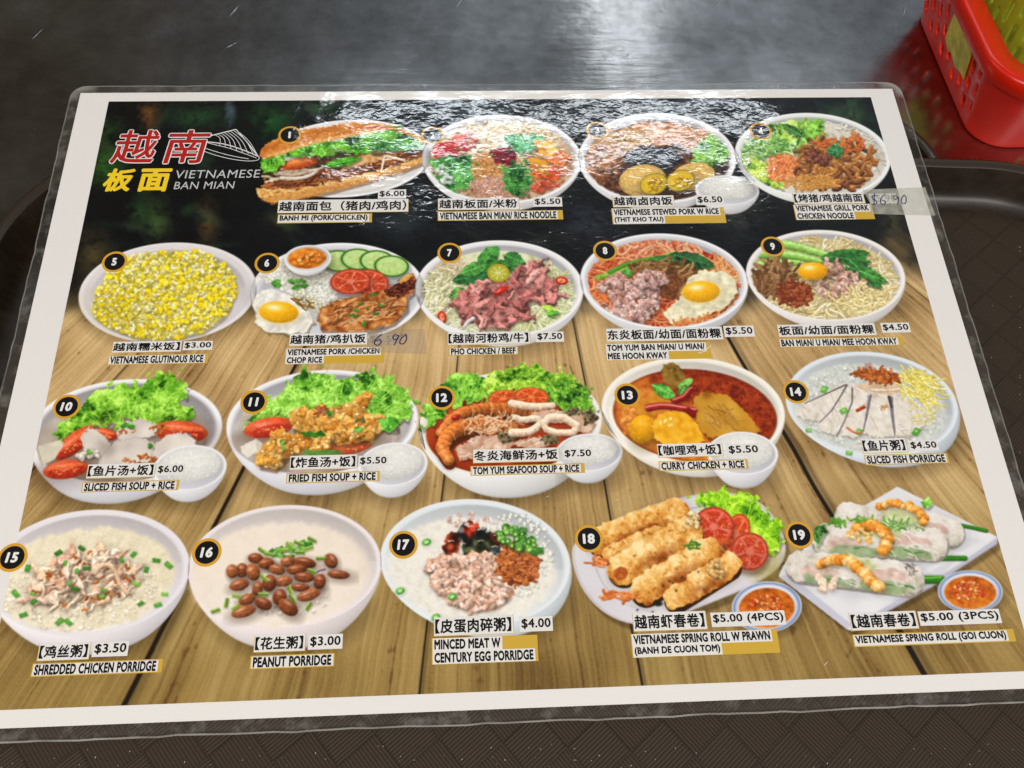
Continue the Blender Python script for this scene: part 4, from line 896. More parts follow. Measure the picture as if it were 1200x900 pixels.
def dish_19():
    pl = [(1051, 571), (1168, 630), (1166, 638), (1092, 686), (998, 740), (992, 738), (912, 676), (916, 664), (990, 606)]
    patch([(x+5, y+7) for x, y in pl], [(40, 30, 14)], a=.4, soft=10)
    patch(pl, [(208, 208, 212), (222, 222, 224)], N4, .2)
    patch([(1168, 630), (1168, 638), (1092, 688), (998, 741), (1000, 733), (1044, 708), (1120, 664)], [(176, 176, 196)], soft=2, a=.85); patch([(912, 676), (992, 738), (998, 733), (925, 674)], [(186, 186, 202)], soft=2, a=.8)
    patch([(930, 672), (1000, 630), (1100, 622), (1150, 634), (1080, 670), (1040, 690), (960, 690)], [(196, 196, 204)], soft=8, a=.5)
    patch([(1040, 712), (1060, 684), (1120, 655), (1092, 688)], [(190, 190, 204)], soft=6, a=.5)
    for q, w in (([(1110, 616), (1130, 617), (1155, 623)], 2.4), ([(1098, 655), (1130, 655)], 3.2), ([(1060, 682), (1080, 680), (1102, 680)], 5)): stroke(q, w, (52, 124, 28), .4, w*.9, .5)
    stroke([(1062, 679), (1102, 677)], 1, (120, 180, 80), 0, None, 0)
    roll(994, 606, 120, 17, 9, 1); roll(968, 632, 124, 19, 3, 2); roll(938, 664, 126, 19, 7, 3)
    lettuce([(1078, 590), (1088, 584), (1094, 590), (1086, 596)], 1, (90, 150, 40), (150, 210, 90), 3, 1)
    strands((1048, 616, 34, 5, 6), 46, 12, 1.0, [(130, 180, 84), (206, 222, 176), (90, 140, 60)], 1.4); lettuce([(950, 628), (952, 618), (968, 616), (966, 626), (958, 642)], 1.6, (40, 90, 30), (96, 150, 70), 4, 2); strands((998, 612, 26, 4), 24, 12, 1.2, [(130, 180, 70), (90, 150, 50)], 1)
    OR = [(226, 150, 52), (236, 174, 90), (214, 130, 36), (240, 196, 130)]
    for q, w in (([(1030, 594), (1046, 591), (1064, 594), (1078, 600), (1082, 612)], 6), ([(1004, 620), (1020, 616), (1034, 622), (1040, 634), (1034, 646)], 8), ([(962, 662), (976, 656), (992, 657), (1008, 668), (1020, 682), (1030, 690)], 8.5)):
        n = 16
        for k in range(n+1):
            t = k/n*(len(q)-1); i = min(int(t), len(q)-2); f = t-i; px, py = q[i][0]*(1-f)+q[i+1][0]*f, q[i][1]*(1-f)+q[i+1][1]*f
            blob(px+rng.normal(0, .8), py+rng.normal(0, .8), w*.9, w*.75, rng.uniform(-30, 30), pick(OR), .35, .3, .15, .06, .5)
    lumps((1015, 628, 22, 8), 26, 2, 3.6, [(230, 190, 110), (222, 206, 150), (236, 170, 90)], .25, .3, .15)
    lumps((968, 684, 14, 9), 12, 4, 6, [(226, 200, 180), (232, 210, 190)], .2, .1, .1)
    strands((1066, 668, 6, 6), 14, 7, .7, [(110, 104, 96), (180, 170, 160)], 2)
    saucer(1136, 694, 38, 25, 2)

def paint_print():
    paint_backdrop()
    for f in (dish_1, dish_2, dish_3, dish_4, dish_5, dish_6, dish_7, dish_8, dish_9, dish_10, dish_11, dish_12, dish_13, dish_14, dish_15, dish_16, dish_17, dish_18, dish_19): f()
    for _ in range(3):
        p = np.pad(CAN, ((1, 1), (1, 1), (0, 0)), mode='edge'); q = (p[:-2]+2*p[1:-1]+p[2:])*.25
        CAN[:] = (q[:, :-2]+2*q[:, 1:-1]+q[:, 2:])*.25
    lum = (CAN @ np.array([.3, .59, .11], np.float32))[..., None]
    CAN[:] = lum+(CAN-lum)*1.03
    CAN[:] = np.clip((CAN-.5)*1.10+.515+(.004*N1)[..., None], 0, 1)
# ------------------------------------------------------------------ materials
def mat(name, base=(.8, .8, .8), rough=.5, metal=0.0, spec=.5):
    m = bpy.data.materials.new(name); m.use_nodes = True
    b = m.node_tree.nodes["Principled BSDF"]
    b.inputs["Base Color"].default_value = (*base, 1); b.inputs["Roughness"].default_value = rough
    b.inputs["Metallic"].default_value = metal; b.inputs["Specular IOR Level"].default_value = spec
    return m, m.node_tree.nodes, m.node_tree.links, b
def new(ns, typ, **kw):
    n = ns.new("ShaderNode"+typ)
    for k, v in kw.items():
        if hasattr(n, k) and k not in n.inputs: setattr(n, k, v)
        else: n.inputs[k].default_value = v
    return n
def lin(c): return tuple(((v/255)/12.92 if v/255 <= .04045 else ((v/255+.055)/1.055)**2.4) for v in c)

# relief of the laminating film, shared by everything under it: fine hammered dimples + slow waves
def film(ns, ls, b, rough=.085, weight=1.0):
    tc = new(ns, "TexCoord")
    n1 = new(ns, "TexNoise", Scale=270.0, Detail=1.2, Roughness=.5, Distortion=.6)
    n2 = new(ns, "TexNoise", Scale=26.0, Detail=2.0)
    mp = new(ns, "Mapping"); mp.inputs["Scale"].default_value = (.9, 1.35, 1)
    ls.new(tc.outputs["Object"], mp.inputs[0]); ls.new(mp.outputs[0], n1.inputs["Vector"]); ls.new(tc.outputs["Object"], n2.inputs["Vector"])
    b1 = new(ns, "Bump", Strength=1.0, Distance=.000085); b2 = new(ns, "Bump", Strength=1.0, Distance=.0012)
    ls.new(n1.outputs["Fac"], b1.inputs["Height"]); ls.new(n2.outputs["Fac"], b2.inputs["Height"])
    ls.new(b1.outputs[0], b2.inputs["Normal"])
    b.inputs["Coat Weight"].default_value = weight; b.inputs["Coat Roughness"].default_value = rough; b.inputs["Coat IOR"].default_value = 1.5
    ls.new(b2.outputs[0], b.inputs["Coat Normal"])

def film_mat(name, col):
    m, ns, ls, b = mat(name, lin(col), .6, 0, .15); film(ns, ls, b); return m
paint_print()
# the printed border stays bare paper; the picture is laid in as painted pixels
img = bpy.data.images.new("menu_print", CW, CH, alpha=False, float_buffer=False)
buf = np.ones((CH, CW, 4), np.float32); buf[..., :3] = CAN
img.pixels.foreach_set(buf.ravel()); img.update(); img.pack(); del buf
M_PRINT, ns, ls, b = mat("menu_print", (.5, .5, .5), .6, 0, .15)
t = new(ns, "TexImage"); t.image = img; t.interpolation = 'Linear'; ls.new(t.outputs["Color"], b.inputs["Base Color"]); film(ns, ls, b)
M_PAPER = film_mat("white_paper", (232, 229, 226))
M_LABEL = film_mat("label_white", (228, 226, 222))
M_GOLD = film_mat("label_gold", (206, 168, 60))
M_RING = film_mat("badge_gold", (214, 160, 50))
M_INK = film_mat("black_ink", (14, 14, 18))
M_WHITE = film_mat("white_ink", (232, 232, 230))
M_RED = film_mat("red_ink", (176, 30, 26))
M_YEL = film_mat("yellow_ink", (242, 206, 36))
M_GREY = film_mat("grey_ink", (196, 198, 200))

# clear margin of the laminate: see-through, scuffed, whitish along its outer edge
M_CLEAR = bpy.data.materials.new("clear_laminate"); M_CLEAR.use_nodes = True
ns = M_CLEAR.node_tree.nodes; ls = M_CLEAR.node_tree.links; b = ns["Principled BSDF"]
b.inputs["Base Color"].default_value = (.55, .54, .50, 1); b.inputs["Roughness"].default_value = .16; b.inputs["Specular IOR Level"].default_value = .6
tc = new(ns, "TexCoord"); n1 = new(ns, "TexNoise", Scale=120.0, Detail=5.0, Roughness=.65); ls.new(tc.outputs["Object"], n1.inputs["Vector"])
mr = new(ns, "MapRange"); mr.inputs["From Min"].default_value = .5; mr.inputs["From Max"].default_value = .78; mr.inputs["To Min"].default_value = .02; mr.inputs["To Max"].default_value = .16
ls.new(n1.outputs["Fac"], mr.inputs["Value"])
at = new(ns, "Attribute"); at.attribute_name = "edge"; mx = new(ns, "Math", operation='MAXIMUM'); ml = new(ns, "Math", operation='MULTIPLY')
n3 = new(ns, "TexNoise", Scale=60.0, Detail=3.0); ls.new(tc.outputs["Object"], n3.inputs["Vector"]); ls.new(at.outputs["Fac"], ml.inputs[0]); ls.new(n3.outputs["Fac"], ml.inputs[1])
ls.new(mr.outputs["Result"], mx.inputs[0]); ls.new(ml.outputs[0], mx.inputs[1]); ls.new(mx.outputs[0], b.inputs["Alpha"])
bp = new(ns, "Bump", Strength=1.0, Distance=.0012); n4 = new(ns, "TexNoise", Scale=75.0, Detail=2.0); ls.new(tc.outputs["Object"], n4.inputs["Vector"]); ls.new(n4.outputs["Fac"], bp.inputs["Height"]); ls.new(bp.outputs[0], b.inputs["Normal"])

# ------------------------------------------------------------------ mesh helpers
def link(name, me, m, parent=None):
    o = bpy.data.objects.new(name, me); COL.objects.link(o)
    if m is not None: me.materials.append(m)
    if parent is not None: o.parent = parent
    return o
def mesh_from(name, vs_, fs, m, parent=None, uv=None, smooth=False):
    me = bpy.data.meshes.new(name); me.from_pydata([tuple(v) for v in vs_], [], fs); me.update()
    if uv:
        l_ = me.uv_layers.new(name="UVMap")
        for lp in me.loops:
            v = me.vertices[lp.vertex_index].co; l_.data[lp.index].uv = uv(v)
    if smooth:
        for p in me.polygons: p.use_smooth = True
    return link(name, me, m, parent)
def tag(o, label=None, cat=None, group=None, kind=None):
    for k, v in (("label", label), ("category", cat), ("group", group), ("kind", kind)):
        if v: o[k] = v
    return o
def empty(name, loc=(0, 0, 0), rot=(0, 0, 0)):
    o = bpy.data.objects.new(name, None); COL.objects.link(o); o.location = loc; o.rotation_euler = rot; o.empty_display_size = .02; return o
def bm_obj(name, bm, m, parent=None, smooth=False, auto=None):
    me = bpy.data.meshes.new(name); bm.normal_update(); bm.to_mesh(me); bm.free()
    if smooth:
        for p in me.polygons: p.use_smooth = True
    return link(name, me, m, parent)
# a point seen at image pixel (x, y), carried down to the height z
def place(x, y, z):
    d = _r*((x-600)/1049.04) - _u*((y-450)/1049.04) + _f
    k = (z-CAMP.z)/d.z; return CAMP+d*k

# ------------------------------------------------------------------ the steel table
TZ = -0.024
m, ns, ls, b = mat("brushed_steel", (.36, .365, .37), .26, 1.0)
tc = new(ns, "TexCoord")
na = new(ns, "TexNoise", Scale=9.0, Detail=6.0, Roughness=.6); nb = new(ns, "TexNoise", Scale=70.0, Detail=4.0, Roughness=.7)
mp = new(ns, "Mapping"); mp.inputs["Rotation"].default_value = (0, 0, .75); mp.inputs["Scale"].default_value = (14, 150, 1); nc = new(ns, "TexNoise", Scale=1.0, Detail=3.0, Distortion=.4)
ls.new(tc.outputs["Object"], na.inputs["Vector"]); ls.new(tc.outputs["Object"], nb.inputs["Vector"]); ls.new(tc.outputs["Object"], mp.inputs[0]); ls.new(mp.outputs[0], nc.inputs["Vector"])
r1 = new(ns, "MapRange"); r1.inputs["From Min"].default_value = .35; r1.inputs["From Max"].default_value = .7; r1.inputs["To Min"].default_value = .15; r1.inputs["To Max"].default_value = .27
ls.new(na.outputs["Fac"], r1.inputs["Value"]); 
cr_ = new(ns, "ValToRGB"); cr_.color_ramp.elements[0].position = .35; cr_.color_ramp.elements[0].color = (.25, .25, .25, 1); cr_.color_ramp.elements[1].position = .66; cr_.color_ramp.elements[1].color = (.50, .505, .515, 1)
mxn = new(ns, "Math", operation='ADD'); mxm = new(ns, "Math", operation='MULTIPLY'); mxm.inputs[1].default_value = .45
mxk = new(ns, "Math", operation='MULTIPLY'); mxk.inputs[1].default_value = .55
ls.new(nb.outputs["Fac"], mxm.inputs[0]); ls.new(na.outputs["Fac"], mxk.inputs[0]); ls.new(mxm.outputs[0], mxn.inputs[0]); ls.new(mxk.outputs[0], mxn.inputs[1]); ls.new(mxn.outputs[0], cr_.inputs["Fac"]); ls.new(cr_.outputs["Color"], b.inputs["Base Color"])
def scratches(scale, rot, wid):
    vr_ = new(ns, "VectorRotate"); vr_.inputs["Angle"].default_value = rot; mp = new(ns, "Mapping"); mp.inputs["Scale"].default_value = scale
    v = new(ns, "TexVoronoi"); v.feature = 'F1'; v.inputs["Scale"].default_value = 1.0; v.inputs["Randomness"].default_value = 1.0
    ls.new(tc.outputs["Object"], vr_.inputs["Vector"]); ls.new(vr_.outputs[0], mp.inputs[0]); ls.new(mp.outputs[0], v.inputs["Vector"])
    lt = new(ns, "MapRange"); lt.inputs["From Min"].default_value = 0; lt.inputs["From Max"].default_value = wid; lt.inputs["To Min"].default_value = 1; lt.inputs["To Max"].default_value = 0
    ls.new(v.outputs["Distance"], lt.inputs["Value"]); return lt.outputs["Result"]
s1 = scratches((9, 170, 1), -.75, .055); s2 = scratches((6, 200, 1), -1.15, .05); s3 = scratches((17, 120, 1), .9, .035)
a1 = new(ns, "Math", operation='MAXIMUM'); a2 = new(ns, "Math", operation='MAXIMUM'); ls.new(s1, a1.inputs[0]); ls.new(s2, a1.inputs[1]); ls.new(a1.outputs[0], a2.inputs[0]); ls.new(s3, a2.inputs[1])
ra = new(ns, "Math", operation='MULTIPLY_ADD'); ls.new(a2.outputs[0], ra.inputs[0]); ra.inputs[1].default_value = .14; ls.new(r1.outputs["Result"], ra.inputs[2]); ls.new(ra.outputs[0], b.inputs["Roughness"])
bp = new(ns, "Bump", Strength=.5, Distance=.0002, invert=True); ls.new(a2.outputs[0], bp.inputs["Height"])
bq = new(ns, "Bump", Strength=.25, Distance=.0006); ls.new(nc.outputs["Fac"], bq.inputs["Height"]); ls.new(bp.outputs[0], bq.inputs["Normal"]); 
br = new(ns, "Bump", Strength=.3, Distance=.0015); ls.new(na.outputs["Fac"], br.inputs["Height"]); ls.new(bq.outputs[0], br.inputs["Normal"]); ls.new(br.outputs[0], b.inputs["Normal"])
M_STEEL = m
v = [(-1.0, -.5, TZ), (1.4, -.5, TZ), (1.4, .95, TZ), (-1.0, .95, TZ)]; bm = bmesh.new()
bmesh.ops.create_cube(bm, size=1, matrix=Matrix.Translation((.2, .225, TZ-.015)) @ Matrix.Diagonal((2.4, 1.45, .03, 1)))
o = bm_obj("table_top", bm, M_STEEL); tag(o, kind="structure")

# ------------------------------------------------------------------ trays
def rounded(x0, x1, y0, y1, r, n=10):
    pts = []
    for cx, cy, a0 in ((x1-r, y1-r, 0), (x0+r, y1-r, 90), (x0+r, y0+r, 180), (x1-r, y0+r, 270)):
        for k in range(n+1):
            a = math.radians(a0+90*k/n); pts.append((cx+r*math.cos(a), cy+r*math.sin(a)))
    return pts
def loft(bm, rings, close=True):
    vr = [[bm.verts.new(p) for p in ring] for ring in rings]
    for a, b_ in zip(vr[:-1], vr[1:]):
        n = len(a)
        for k in range(n): bm.faces.new((a[k], a[(k+1) % n], b_[(k+1) % n], b_[k]))
    return vr
m, ns, ls, b = mat("brown_tray_plastic", (.030, .019, .012), .36, 0, .3)
M_BROWN = m
tc = new(ns, "TexCoord"); nz = new(ns, "TexNoise", Scale=38.0, Detail=7.0, Roughness=.7); mp = new(ns, "Mapping"); mp.inputs["Rotation"].default_value = (0, 0, -.6); mp.inputs["Scale"].default_value = (1, 3.2, 1)
ls.new(tc.outputs["Object"], mp.inputs[0]); ls.new(mp.outputs[0], nz.inputs["Vector"])
cr_ = new(ns, "ValToRGB"); cr_.color_ramp.elements[0].position = .42; cr_.color_ramp.elements[0].color = (.015, .009, .005, 1); cr_.color_ramp.elements[1].position = .75; cr_.color_ramp.elements[1].color = (.036, .025, .016, 1)
ls.new(nz.outputs["Fac"], cr_.inputs["Fac"]); ls.new(cr_.outputs["Color"], b.inputs["Base Color"])
# the woven-look floor: diagonal blocks of fine ribs
m, ns, ls, b = mat("ribbed_tray_floor", (.040, .028, .018), .5, 0, .25)
M_RIB = m
tc = new(ns, "TexCoord"); mp = new(ns, "Mapping"); mp.inputs["Rotation"].default_value = (0, 0, math.radians(48)); ls.new(tc.outputs["Object"], mp.inputs[0])
sp = new(ns, "SeparateXYZ"); ls.new(mp.outputs[0], sp.inputs[0])
def mth(op, a, b_=None):
    n = new(ns, "Math", operation=op)
    for i, v_ in enumerate((a, b_)):
        if v_ is None: continue
        if isinstance(v_, (int, float)): n.inputs[i].default_value = v_
        else: ls.new(v_, n.inputs[i])
    return n.outputs[0]
CELL = .0165
fa, fb = mth('FLOOR', mth('DIVIDE', sp.outputs["X"], CELL)), mth('FLOOR', mth('DIVIDE', sp.outputs["Y"], CELL))
par = mth('FLOORED_MODULO', mth('ADD', fa, fb), 2.0)
RIB = 2*math.pi/.00128
wa, wb = mth('SINE', mth('MULTIPLY', sp.outputs["X"], RIB)), mth('SINE', mth('MULTIPLY', sp.outputs["Y"], RIB))
mixv = mth('ADD', mth('MULTIPLY', wa, par), mth('MULTIPLY', wb, mth('SUBTRACT', 1.0, par)))
ea = mth('ABSOLUTE', mth('SUBTRACT', mth('FRACT', mth('DIVIDE', sp.outputs["X"], CELL)), .5)); eb = mth('ABSOLUTE', mth('SUBTRACT', mth('FRACT', mth('DIVIDE', sp.outputs["Y"], CELL)), .5))
edge = mth('GREATER_THAN', mth('MAXIMUM', ea, eb), .47)
hgt = mth('SUBTRACT', mth('MULTIPLY', mixv, .5), mth('MULTIPLY', edge, .8))
bp = new(ns, "Bump", Strength=1.0, Distance=.00016); ls.new(hgt, bp.inputs["Height"]); ls.new(bp.outputs[0], b.inputs["Normal"])
cm = new(ns, "Mix", data_type='RGBA'); cm.inputs["A"].default_value = (.026, .017, .010, 1); cm.inputs["B"].default_value = (.048, .032, .020, 1)
hh = mth('ADD', mth('MULTIPLY', hgt, .5), .5); ls.new(hh, cm.inputs["Factor"]); ls.new(cm.outputs["Result"], b.inputs["Base Color"])
nz = new(ns, "TexNoise", Scale=20.0, Detail=6.0); ls.new(tc.outputs["Object"], nz.inputs["Vector"]); rr_ = new(ns, "MapRange"); rr_.inputs["To Min"].default_value = .42; rr_.inputs["To Max"].default_value = .7; ls.new(nz.outputs["Fac"], rr_.inputs["Value"]); ls.new(rr_.outputs["Result"], b.inputs["Roughness"])
M_RIM, ns, ls, b = mat("tray_rim_plastic", (.036, .026, .019), .24)

def make_tray(name, loc, rz, sx, sy, label, r=.062, h=.022, inner=False):
    root = empty(name, loc, (0, 0, rz)); tag(root, label, "tray")
    th = .0025
    prof = [(0, h), (.0016, h+.0006), (.0040, h+.0006), (.0056, h-.0006), (.0066, h-.003), (.0092, .006), (.0125, .0022), (.018, 0.0)]   # inset, height (inner side)
    rings = []
    def ring(ins, z): return [(x, y, z) for x, y in rounded(-sx/2+ins, sx/2-ins, -sy/2+ins, sy/2-ins, max(.004, r-ins), 14)]
    bm = bmesh.new()
    out = [(.0155, -th), (.0100, -.0006), (.0052, h-.006), (.0008, h-.0046), (0, h-.003)]
    vr = loft(bm, [ring(a, z) for a, z in out+prof[:4]])
    body_rim = bm_obj("tray_rim", bm, M_RIM, root, True)
    bm = bmesh.new(); vr = loft(bm, [ring(a, z) for a, z in prof[3:]])
    bm_obj("tray_wall", bm, M_BROWN, root, True)
    bm = bmesh.new(); f0 = ring(.018, 0.0); f1 = ring(.0155, -th)
    bm.faces.new([bm.verts.new(p) for p in f0]); bm.faces.new([bm.verts.new(p) for p in f1][::-1])
    bm_obj("tray_floor", bm, M_RIB, root)
    return root
# upper tray
make_tray("serving_tray", (.2460, .0662, 0), math.radians(-3.0), .56, .40, "dark brown plastic tray with ribbed floor under the laminated menu", r=.08, h=.0198)
# lower tray: only its rounded back corner shows beyond the rim of the first
make_tray("serving_tray", (.2335, .1785, TZ+.0027), 0, .44, .300, "smaller brown tray beneath, only its rounded corner showing beside the menu", r=.0585, h=.0176)
# ------------------------------------------------------------------ the laminated menu
menu = empty("laminated_menu", (0, 0, .0017), (TILT, 0, 0))
tag(menu, "laminated restaurant menu sheet with numbered food photos and prices on the brown tray", "menu")
UV = lambda v: (v.x/PW, v.y/PH)
def wob(t, s): return .00016*math.sin(t*41+s)+.00014*math.sin(t*97+2*s)+.00012*math.sin(t*211+3*s)
def outline(mg, r, z, wobble, n=60):
    pts = []; x0, x1, y0, y1 = -mg, PW+mg, -mg, PH+mg
    cs = ((x1-r, y1-r, 0), (x0+r, y1-r, 90), (x0+r, y0+r, 180), (x1-r, y0+r, 270))
    for k, (cx, cy, a0) in enumerate(cs):
        for q in range(7):
            a = math.radians(a0+90*q/6); pts.append([cx+r*math.cos(a), cy+r*math.sin(a)])
        nx, ny, a1 = cs[(k+1) % 4]; a = math.radians(a0+90)
        sx, sy = cx+r*math.cos(a), cy+r*math.sin(a); ex, ey = nx+r*math.cos(a), ny+r*math.sin(a)
        for q in range(1, n):
            t_ = q/n; w_ = wob(t_+k, k)*wobble*min(1, 8*t_, 8*(1-t_)); pts.append([sx+(ex-sx)*t_+math.cos(a)*w_, sy+(ey-sy)*t_+math.sin(a)*w_])
    return [(x, y, z) for x, y in pts]
MG = .0051
o1 = outline(-.0004, .0012, .00036, 0); o2 = outline(MG*.55, .004, .00030, .3); o3 = outline(MG-.0007, .0068, .00024, 1); o4 = outline(MG, .0075, .0001, 1); o4b = outline(MG-.0007, .0068, -.00004, 1); o5 = outline(-.0004, .0012, -.0001, 0)
bm = bmesh.new(); lay = bm.verts.layers.float.new("edge"); vr = loft(bm, [o5, o4b, o4, o3, o2, o1])
for i, r_ in enumerate(vr):
    for q, vv in enumerate(r_): vv[lay] = max([0, 0, 1.5, 0, 0, 0][i], .55 if q % 66 < 7 and 1 <= i < 5 else 0)
bm_obj("clear_margin", bm, M_CLEAR, menu, True)
def rect(name, x0, y0, x1, y1, z, m, parent, uv=None, r=0):
    return mesh_from(name, [(x0, y0, z), (x1, y0, z), (x1, y1, z), (x0, y1, z)], [(0, 1, 2, 3)], m, parent, uv)
bm = bmesh.new(); bmesh.ops.create_cube(bm, size=1, matrix=Matrix.Translation((PW/2, PH/2, .0002)) @ Matrix.Diagonal((PW, PH, .0004, 1)))
bm_obj("paper_border", bm, M_PAPER, menu)
c4 = [S(113.5, 119), S(1029.5, 116), S(1200, 786.5), S(0, 833)]
bx0, bx1, by0, by1 = (c4[0][0]+S(0, 833)[0])/2, (c4[1][0]+c4[2][0])/2, (c4[2][1]+c4[3][1])/2, (c4[0][1]+c4[1][1])/2
rect("printed_backdrop", bx0, by0, bx1, by1, .00045, M_PRINT, menu, UV)
ZP, ZL, ZT, ZI = .00050, .00055, .00060, .00065

def hull(pts):
    pts = sorted(set(pts)); 
    def half(ps):
        h = []
        for p in ps:
            while len(h) > 1 and (h[-1][0]-h[-2][0])*(p[1]-h[-2][1])-(h[-1][1]-h[-2][1])*(p[0]-h[-2][0]) <= 0: h.pop()
            h.append(p)
        return h
    a = half(pts); b_ = half(pts[::-1]); return a[:-1]+b_[:-1]
def ering(cx, cy, rx, ry, rot=0, n=40):
    c, s = math.cos(math.radians(rot)), math.sin(math.radians(rot))
    return [(cx+rx*math.cos(t)*c-ry*math.sin(t)*s, cy+rx*math.cos(t)*s+ry*math.sin(t)*c) for t in [2*math.pi*k/n for k in range(n)]]
def flat(name, pts, z, m, parent, uv=None):            # outline in image pixels laid on the sheet
    q = [S(*p) for p in pts]
    q = [(min(max(x, bx0), bx1), min(max(y, by0), by1)) for x, y in q]
    area = sum(q[k-1][0]*q[k][1]-q[k][0]*q[k-1][1] for k in range(len(q)))
    if area < 0: q = q[::-1]
    return mesh_from(name, [(x, y, z) for x, y in q], [tuple(range(len(q)))], m, parent, uv)

# ---- lettering
_cache = {}
def text_mesh(s, bold=0.0, shear=0.0, fat_n=8):
    """the glyphs as flat outlines; bold > 0 thickens the strokes with copies shifted round a circle"""
    key = (s, bold, shear)
    if key in _cache: return _cache[key]
    cu = bpy.data.curves.new("lettering", 'FONT'); cu.body = s; cu.size = 1; cu.resolution_u = 3; cu.space_character = 1.06; cu.shear = shear; cu.fill_mode = 'FRONT'
    ob = bpy.data.objects.new("lettering_tmp", cu); COL.objects.link(ob); bpy.context.view_layer.update()
    me = bpy.data.meshes.new_from_object(ob.evaluated_get(bpy.context.evaluated_depsgraph_get()))
    co = np.empty(len(me.vertices)*3, np.float32); me.vertices.foreach_get("co", co); co = co.reshape(-1, 3)
    fs = [tuple(p.vertices) for p in me.polygons]
    bpy.data.objects.remove(ob); bpy.data.curves.remove(cu); bpy.data.meshes.remove(me)
    if bold > 0:
        nv = len(co); cs = [co]; fs0 = fs; n = 12 if bold > .045 else 8; ringsz = [bold] if bold < .05 else [bold*.5, bold]; i = 1
        for rr in ringsz:
            for k in range(n):
                a = 2*math.pi*k/n; c = co.copy(); c[:, 0] += rr*math.cos(a); c[:, 1] += rr*math.sin(a); c[:, 2] += i; cs.append(c)
                fs = fs+[tuple(q+nv*i for q in f) for f in fs0]; i += 1
        co = np.concatenate(cs)
    _cache[key] = (co, fs); return _cache[key]
def lettering(s, x0, y0, x1, y1, z, m, parent, bold=0.0, shear=0.0, name="lettering", box=None):
    """text fitted into the box x0..x1, y0..y1 (metres on the sheet)"""
    co, fs = text_mesh(s, bold, shear)
    lo, hi = (co.min(0), co.max(0)) if box is None else box
    v = [(x0+(c[0]-lo[0])/(hi[0]-lo[0])*(x1-x0), y0+(c[1]-lo[1])/(hi[1]-lo[1])*(y1-y0), z+c[2]*1.2e-6) for c in co]
    return mesh_from(name, v, fs, m, parent)
def sbox(xl, yt, xr, yb):                              # image-pixel box (top/bottom read at its left end) -> sheet box
    bl = S(xl, yb); tl = S(xl, yt); y = yb
    for _ in range(3):
        br = S(xr, y); lx, ly = L(br[0], bl[1]); y = ly
    br = S(xr, y)
    return bl[0], bl[1], br[0], tl[1]
def grow(b_, d): return b_[0]-d, b_[1]-d, b_[2]+d, b_[3]+d

# ---- dish pictures: each photograph cut out with its bowl
DISH = {
 1: ("long filled baguette with greens and meat on a white plate", [ering(406, 188, 100, 48, -4), [(299, 222), (304, 240), (322, 241), (302, 180), (328, 160), (412, 143), (470, 149)]]),
 2: ("white bowl with tofu, greens and shredded toppings under the glare", [ering(588, 188, 94, 53, 1), ering(588, 203, 74, 44, 1)]),
 3: ("white bowl with egg halves, dark fungus and a rice bowl", [ering(770, 187, 93, 54, 1), ering(770, 202, 74, 44, 1), ering(852, 224, 38, 18, 3), ering(852, 240, 24, 12, 3)]),
 4: ("white bowl with lettuce, carrot and browned pork strips", [ering(952, 184, 92, 51, 4), ering(952, 198, 74, 42, 4)]),
 5: ("white plate piled with yellow glutinous rice", [ering(197, 345, 105, 59, -5)]),
 6: ("oval plate with chop, fried egg, cucumber and tomato", [ering(396, 345, 103, 59, -2), ering(361, 302, 28, 16, -3)]),
 7: ("white bowl with pink beef, herbs and a lime slice", [ering(585, 340, 99, 58), ering(590, 367, 72, 42)]),
 8: ("white bowl with red noodles, minced pork and fried egg", [ering(778, 331, 99, 57, 3), ering(782, 357, 74, 42, 3)]),
 9: ("white bowl with pale noodles, raw yolk and green stems", [ering(967, 324, 94, 54, 4), ering(973, 348, 74, 42, 4)]),
 10: ("bowl of lettuce, tomato and sliced fish with rice bowl", [ering(148, 506, 114, 61, -5), ering(134, 551, 76, 42, -5), ering(223, 549, 44, 27, -7), ering(223, 572, 28, 17, -7), [(185, 436), (205, 438)]]),
 11: ("bowl of lettuce and golden fried fish with rice bowl", [ering(378, 496, 113, 62, -4), ering(374, 540, 76, 42, -4), ering(461, 545, 41, 26, -6), ering(461, 568, 26, 16, -6), [(350, 433)]]),
 12: ("bowl of red seafood soup with two prawns and rice bowl", [ering(598, 498, 108, 63, -5), ering(602, 541, 77, 44, -5), ering(690, 531, 40, 23, -3), ering(690, 554, 26, 15, -3), [(612, 424), (640, 428), (492, 478), (510, 450)]]),
 13: ("bowl of orange curry chicken with potato and rice bowl", [ering(812, 483, 108, 64, 4), ering(816, 508, 90, 53, 4), ering(870, 532, 42, 26, 3), ering(870, 558, 27, 17, 3)]),
 14: ("bowl of white porridge with grey fish slices and ginger", [ering(1021, 475, 102, 62, 7), ering(1033, 507, 80, 49, 7)]),
 15: ("bowl of cream porridge with shredded chicken and scallion", [ering(104, 672, 120, 74, -7), ering(108, 710, 94, 58, -7)]),
 16: ("bowl of cream porridge topped with brown peanuts", [ering(334, 665, 114, 73, -4), ering(336, 708, 86, 55, -4)]),
 17: ("bowl of porridge with minced meat, dark egg and scallion", [ering(557, 660, 112, 75, 4), ering(565, 700, 86, 57, 4)]),
 18: ("platter of four crisp browned rolls with tomato and lettuce", [[(667, 652), (674, 633), (700, 617), (760, 592), (820, 575), (852, 570), (892, 584), (916, 614), (924, 644), (916, 668), (880, 690), (830, 710), (772, 734), (738, 735), (702, 720), (678, 692)]]),
 19: ("square plate of three translucent rice paper rolls", [[(1051, 570), (1170, 629), (1168, 640), (1094, 690), (998, 742), (990, 739), (910, 676), (914, 662)]]),
}
for k, (lab, parts_) in DISH.items():
    pts = hull([(round(p[0], 2), round(p[1], 2)) for ps in parts_ for p in ps])
    o = flat("dish_picture", pts, ZP, M_PRINT, menu, UV); o["label"] = lab
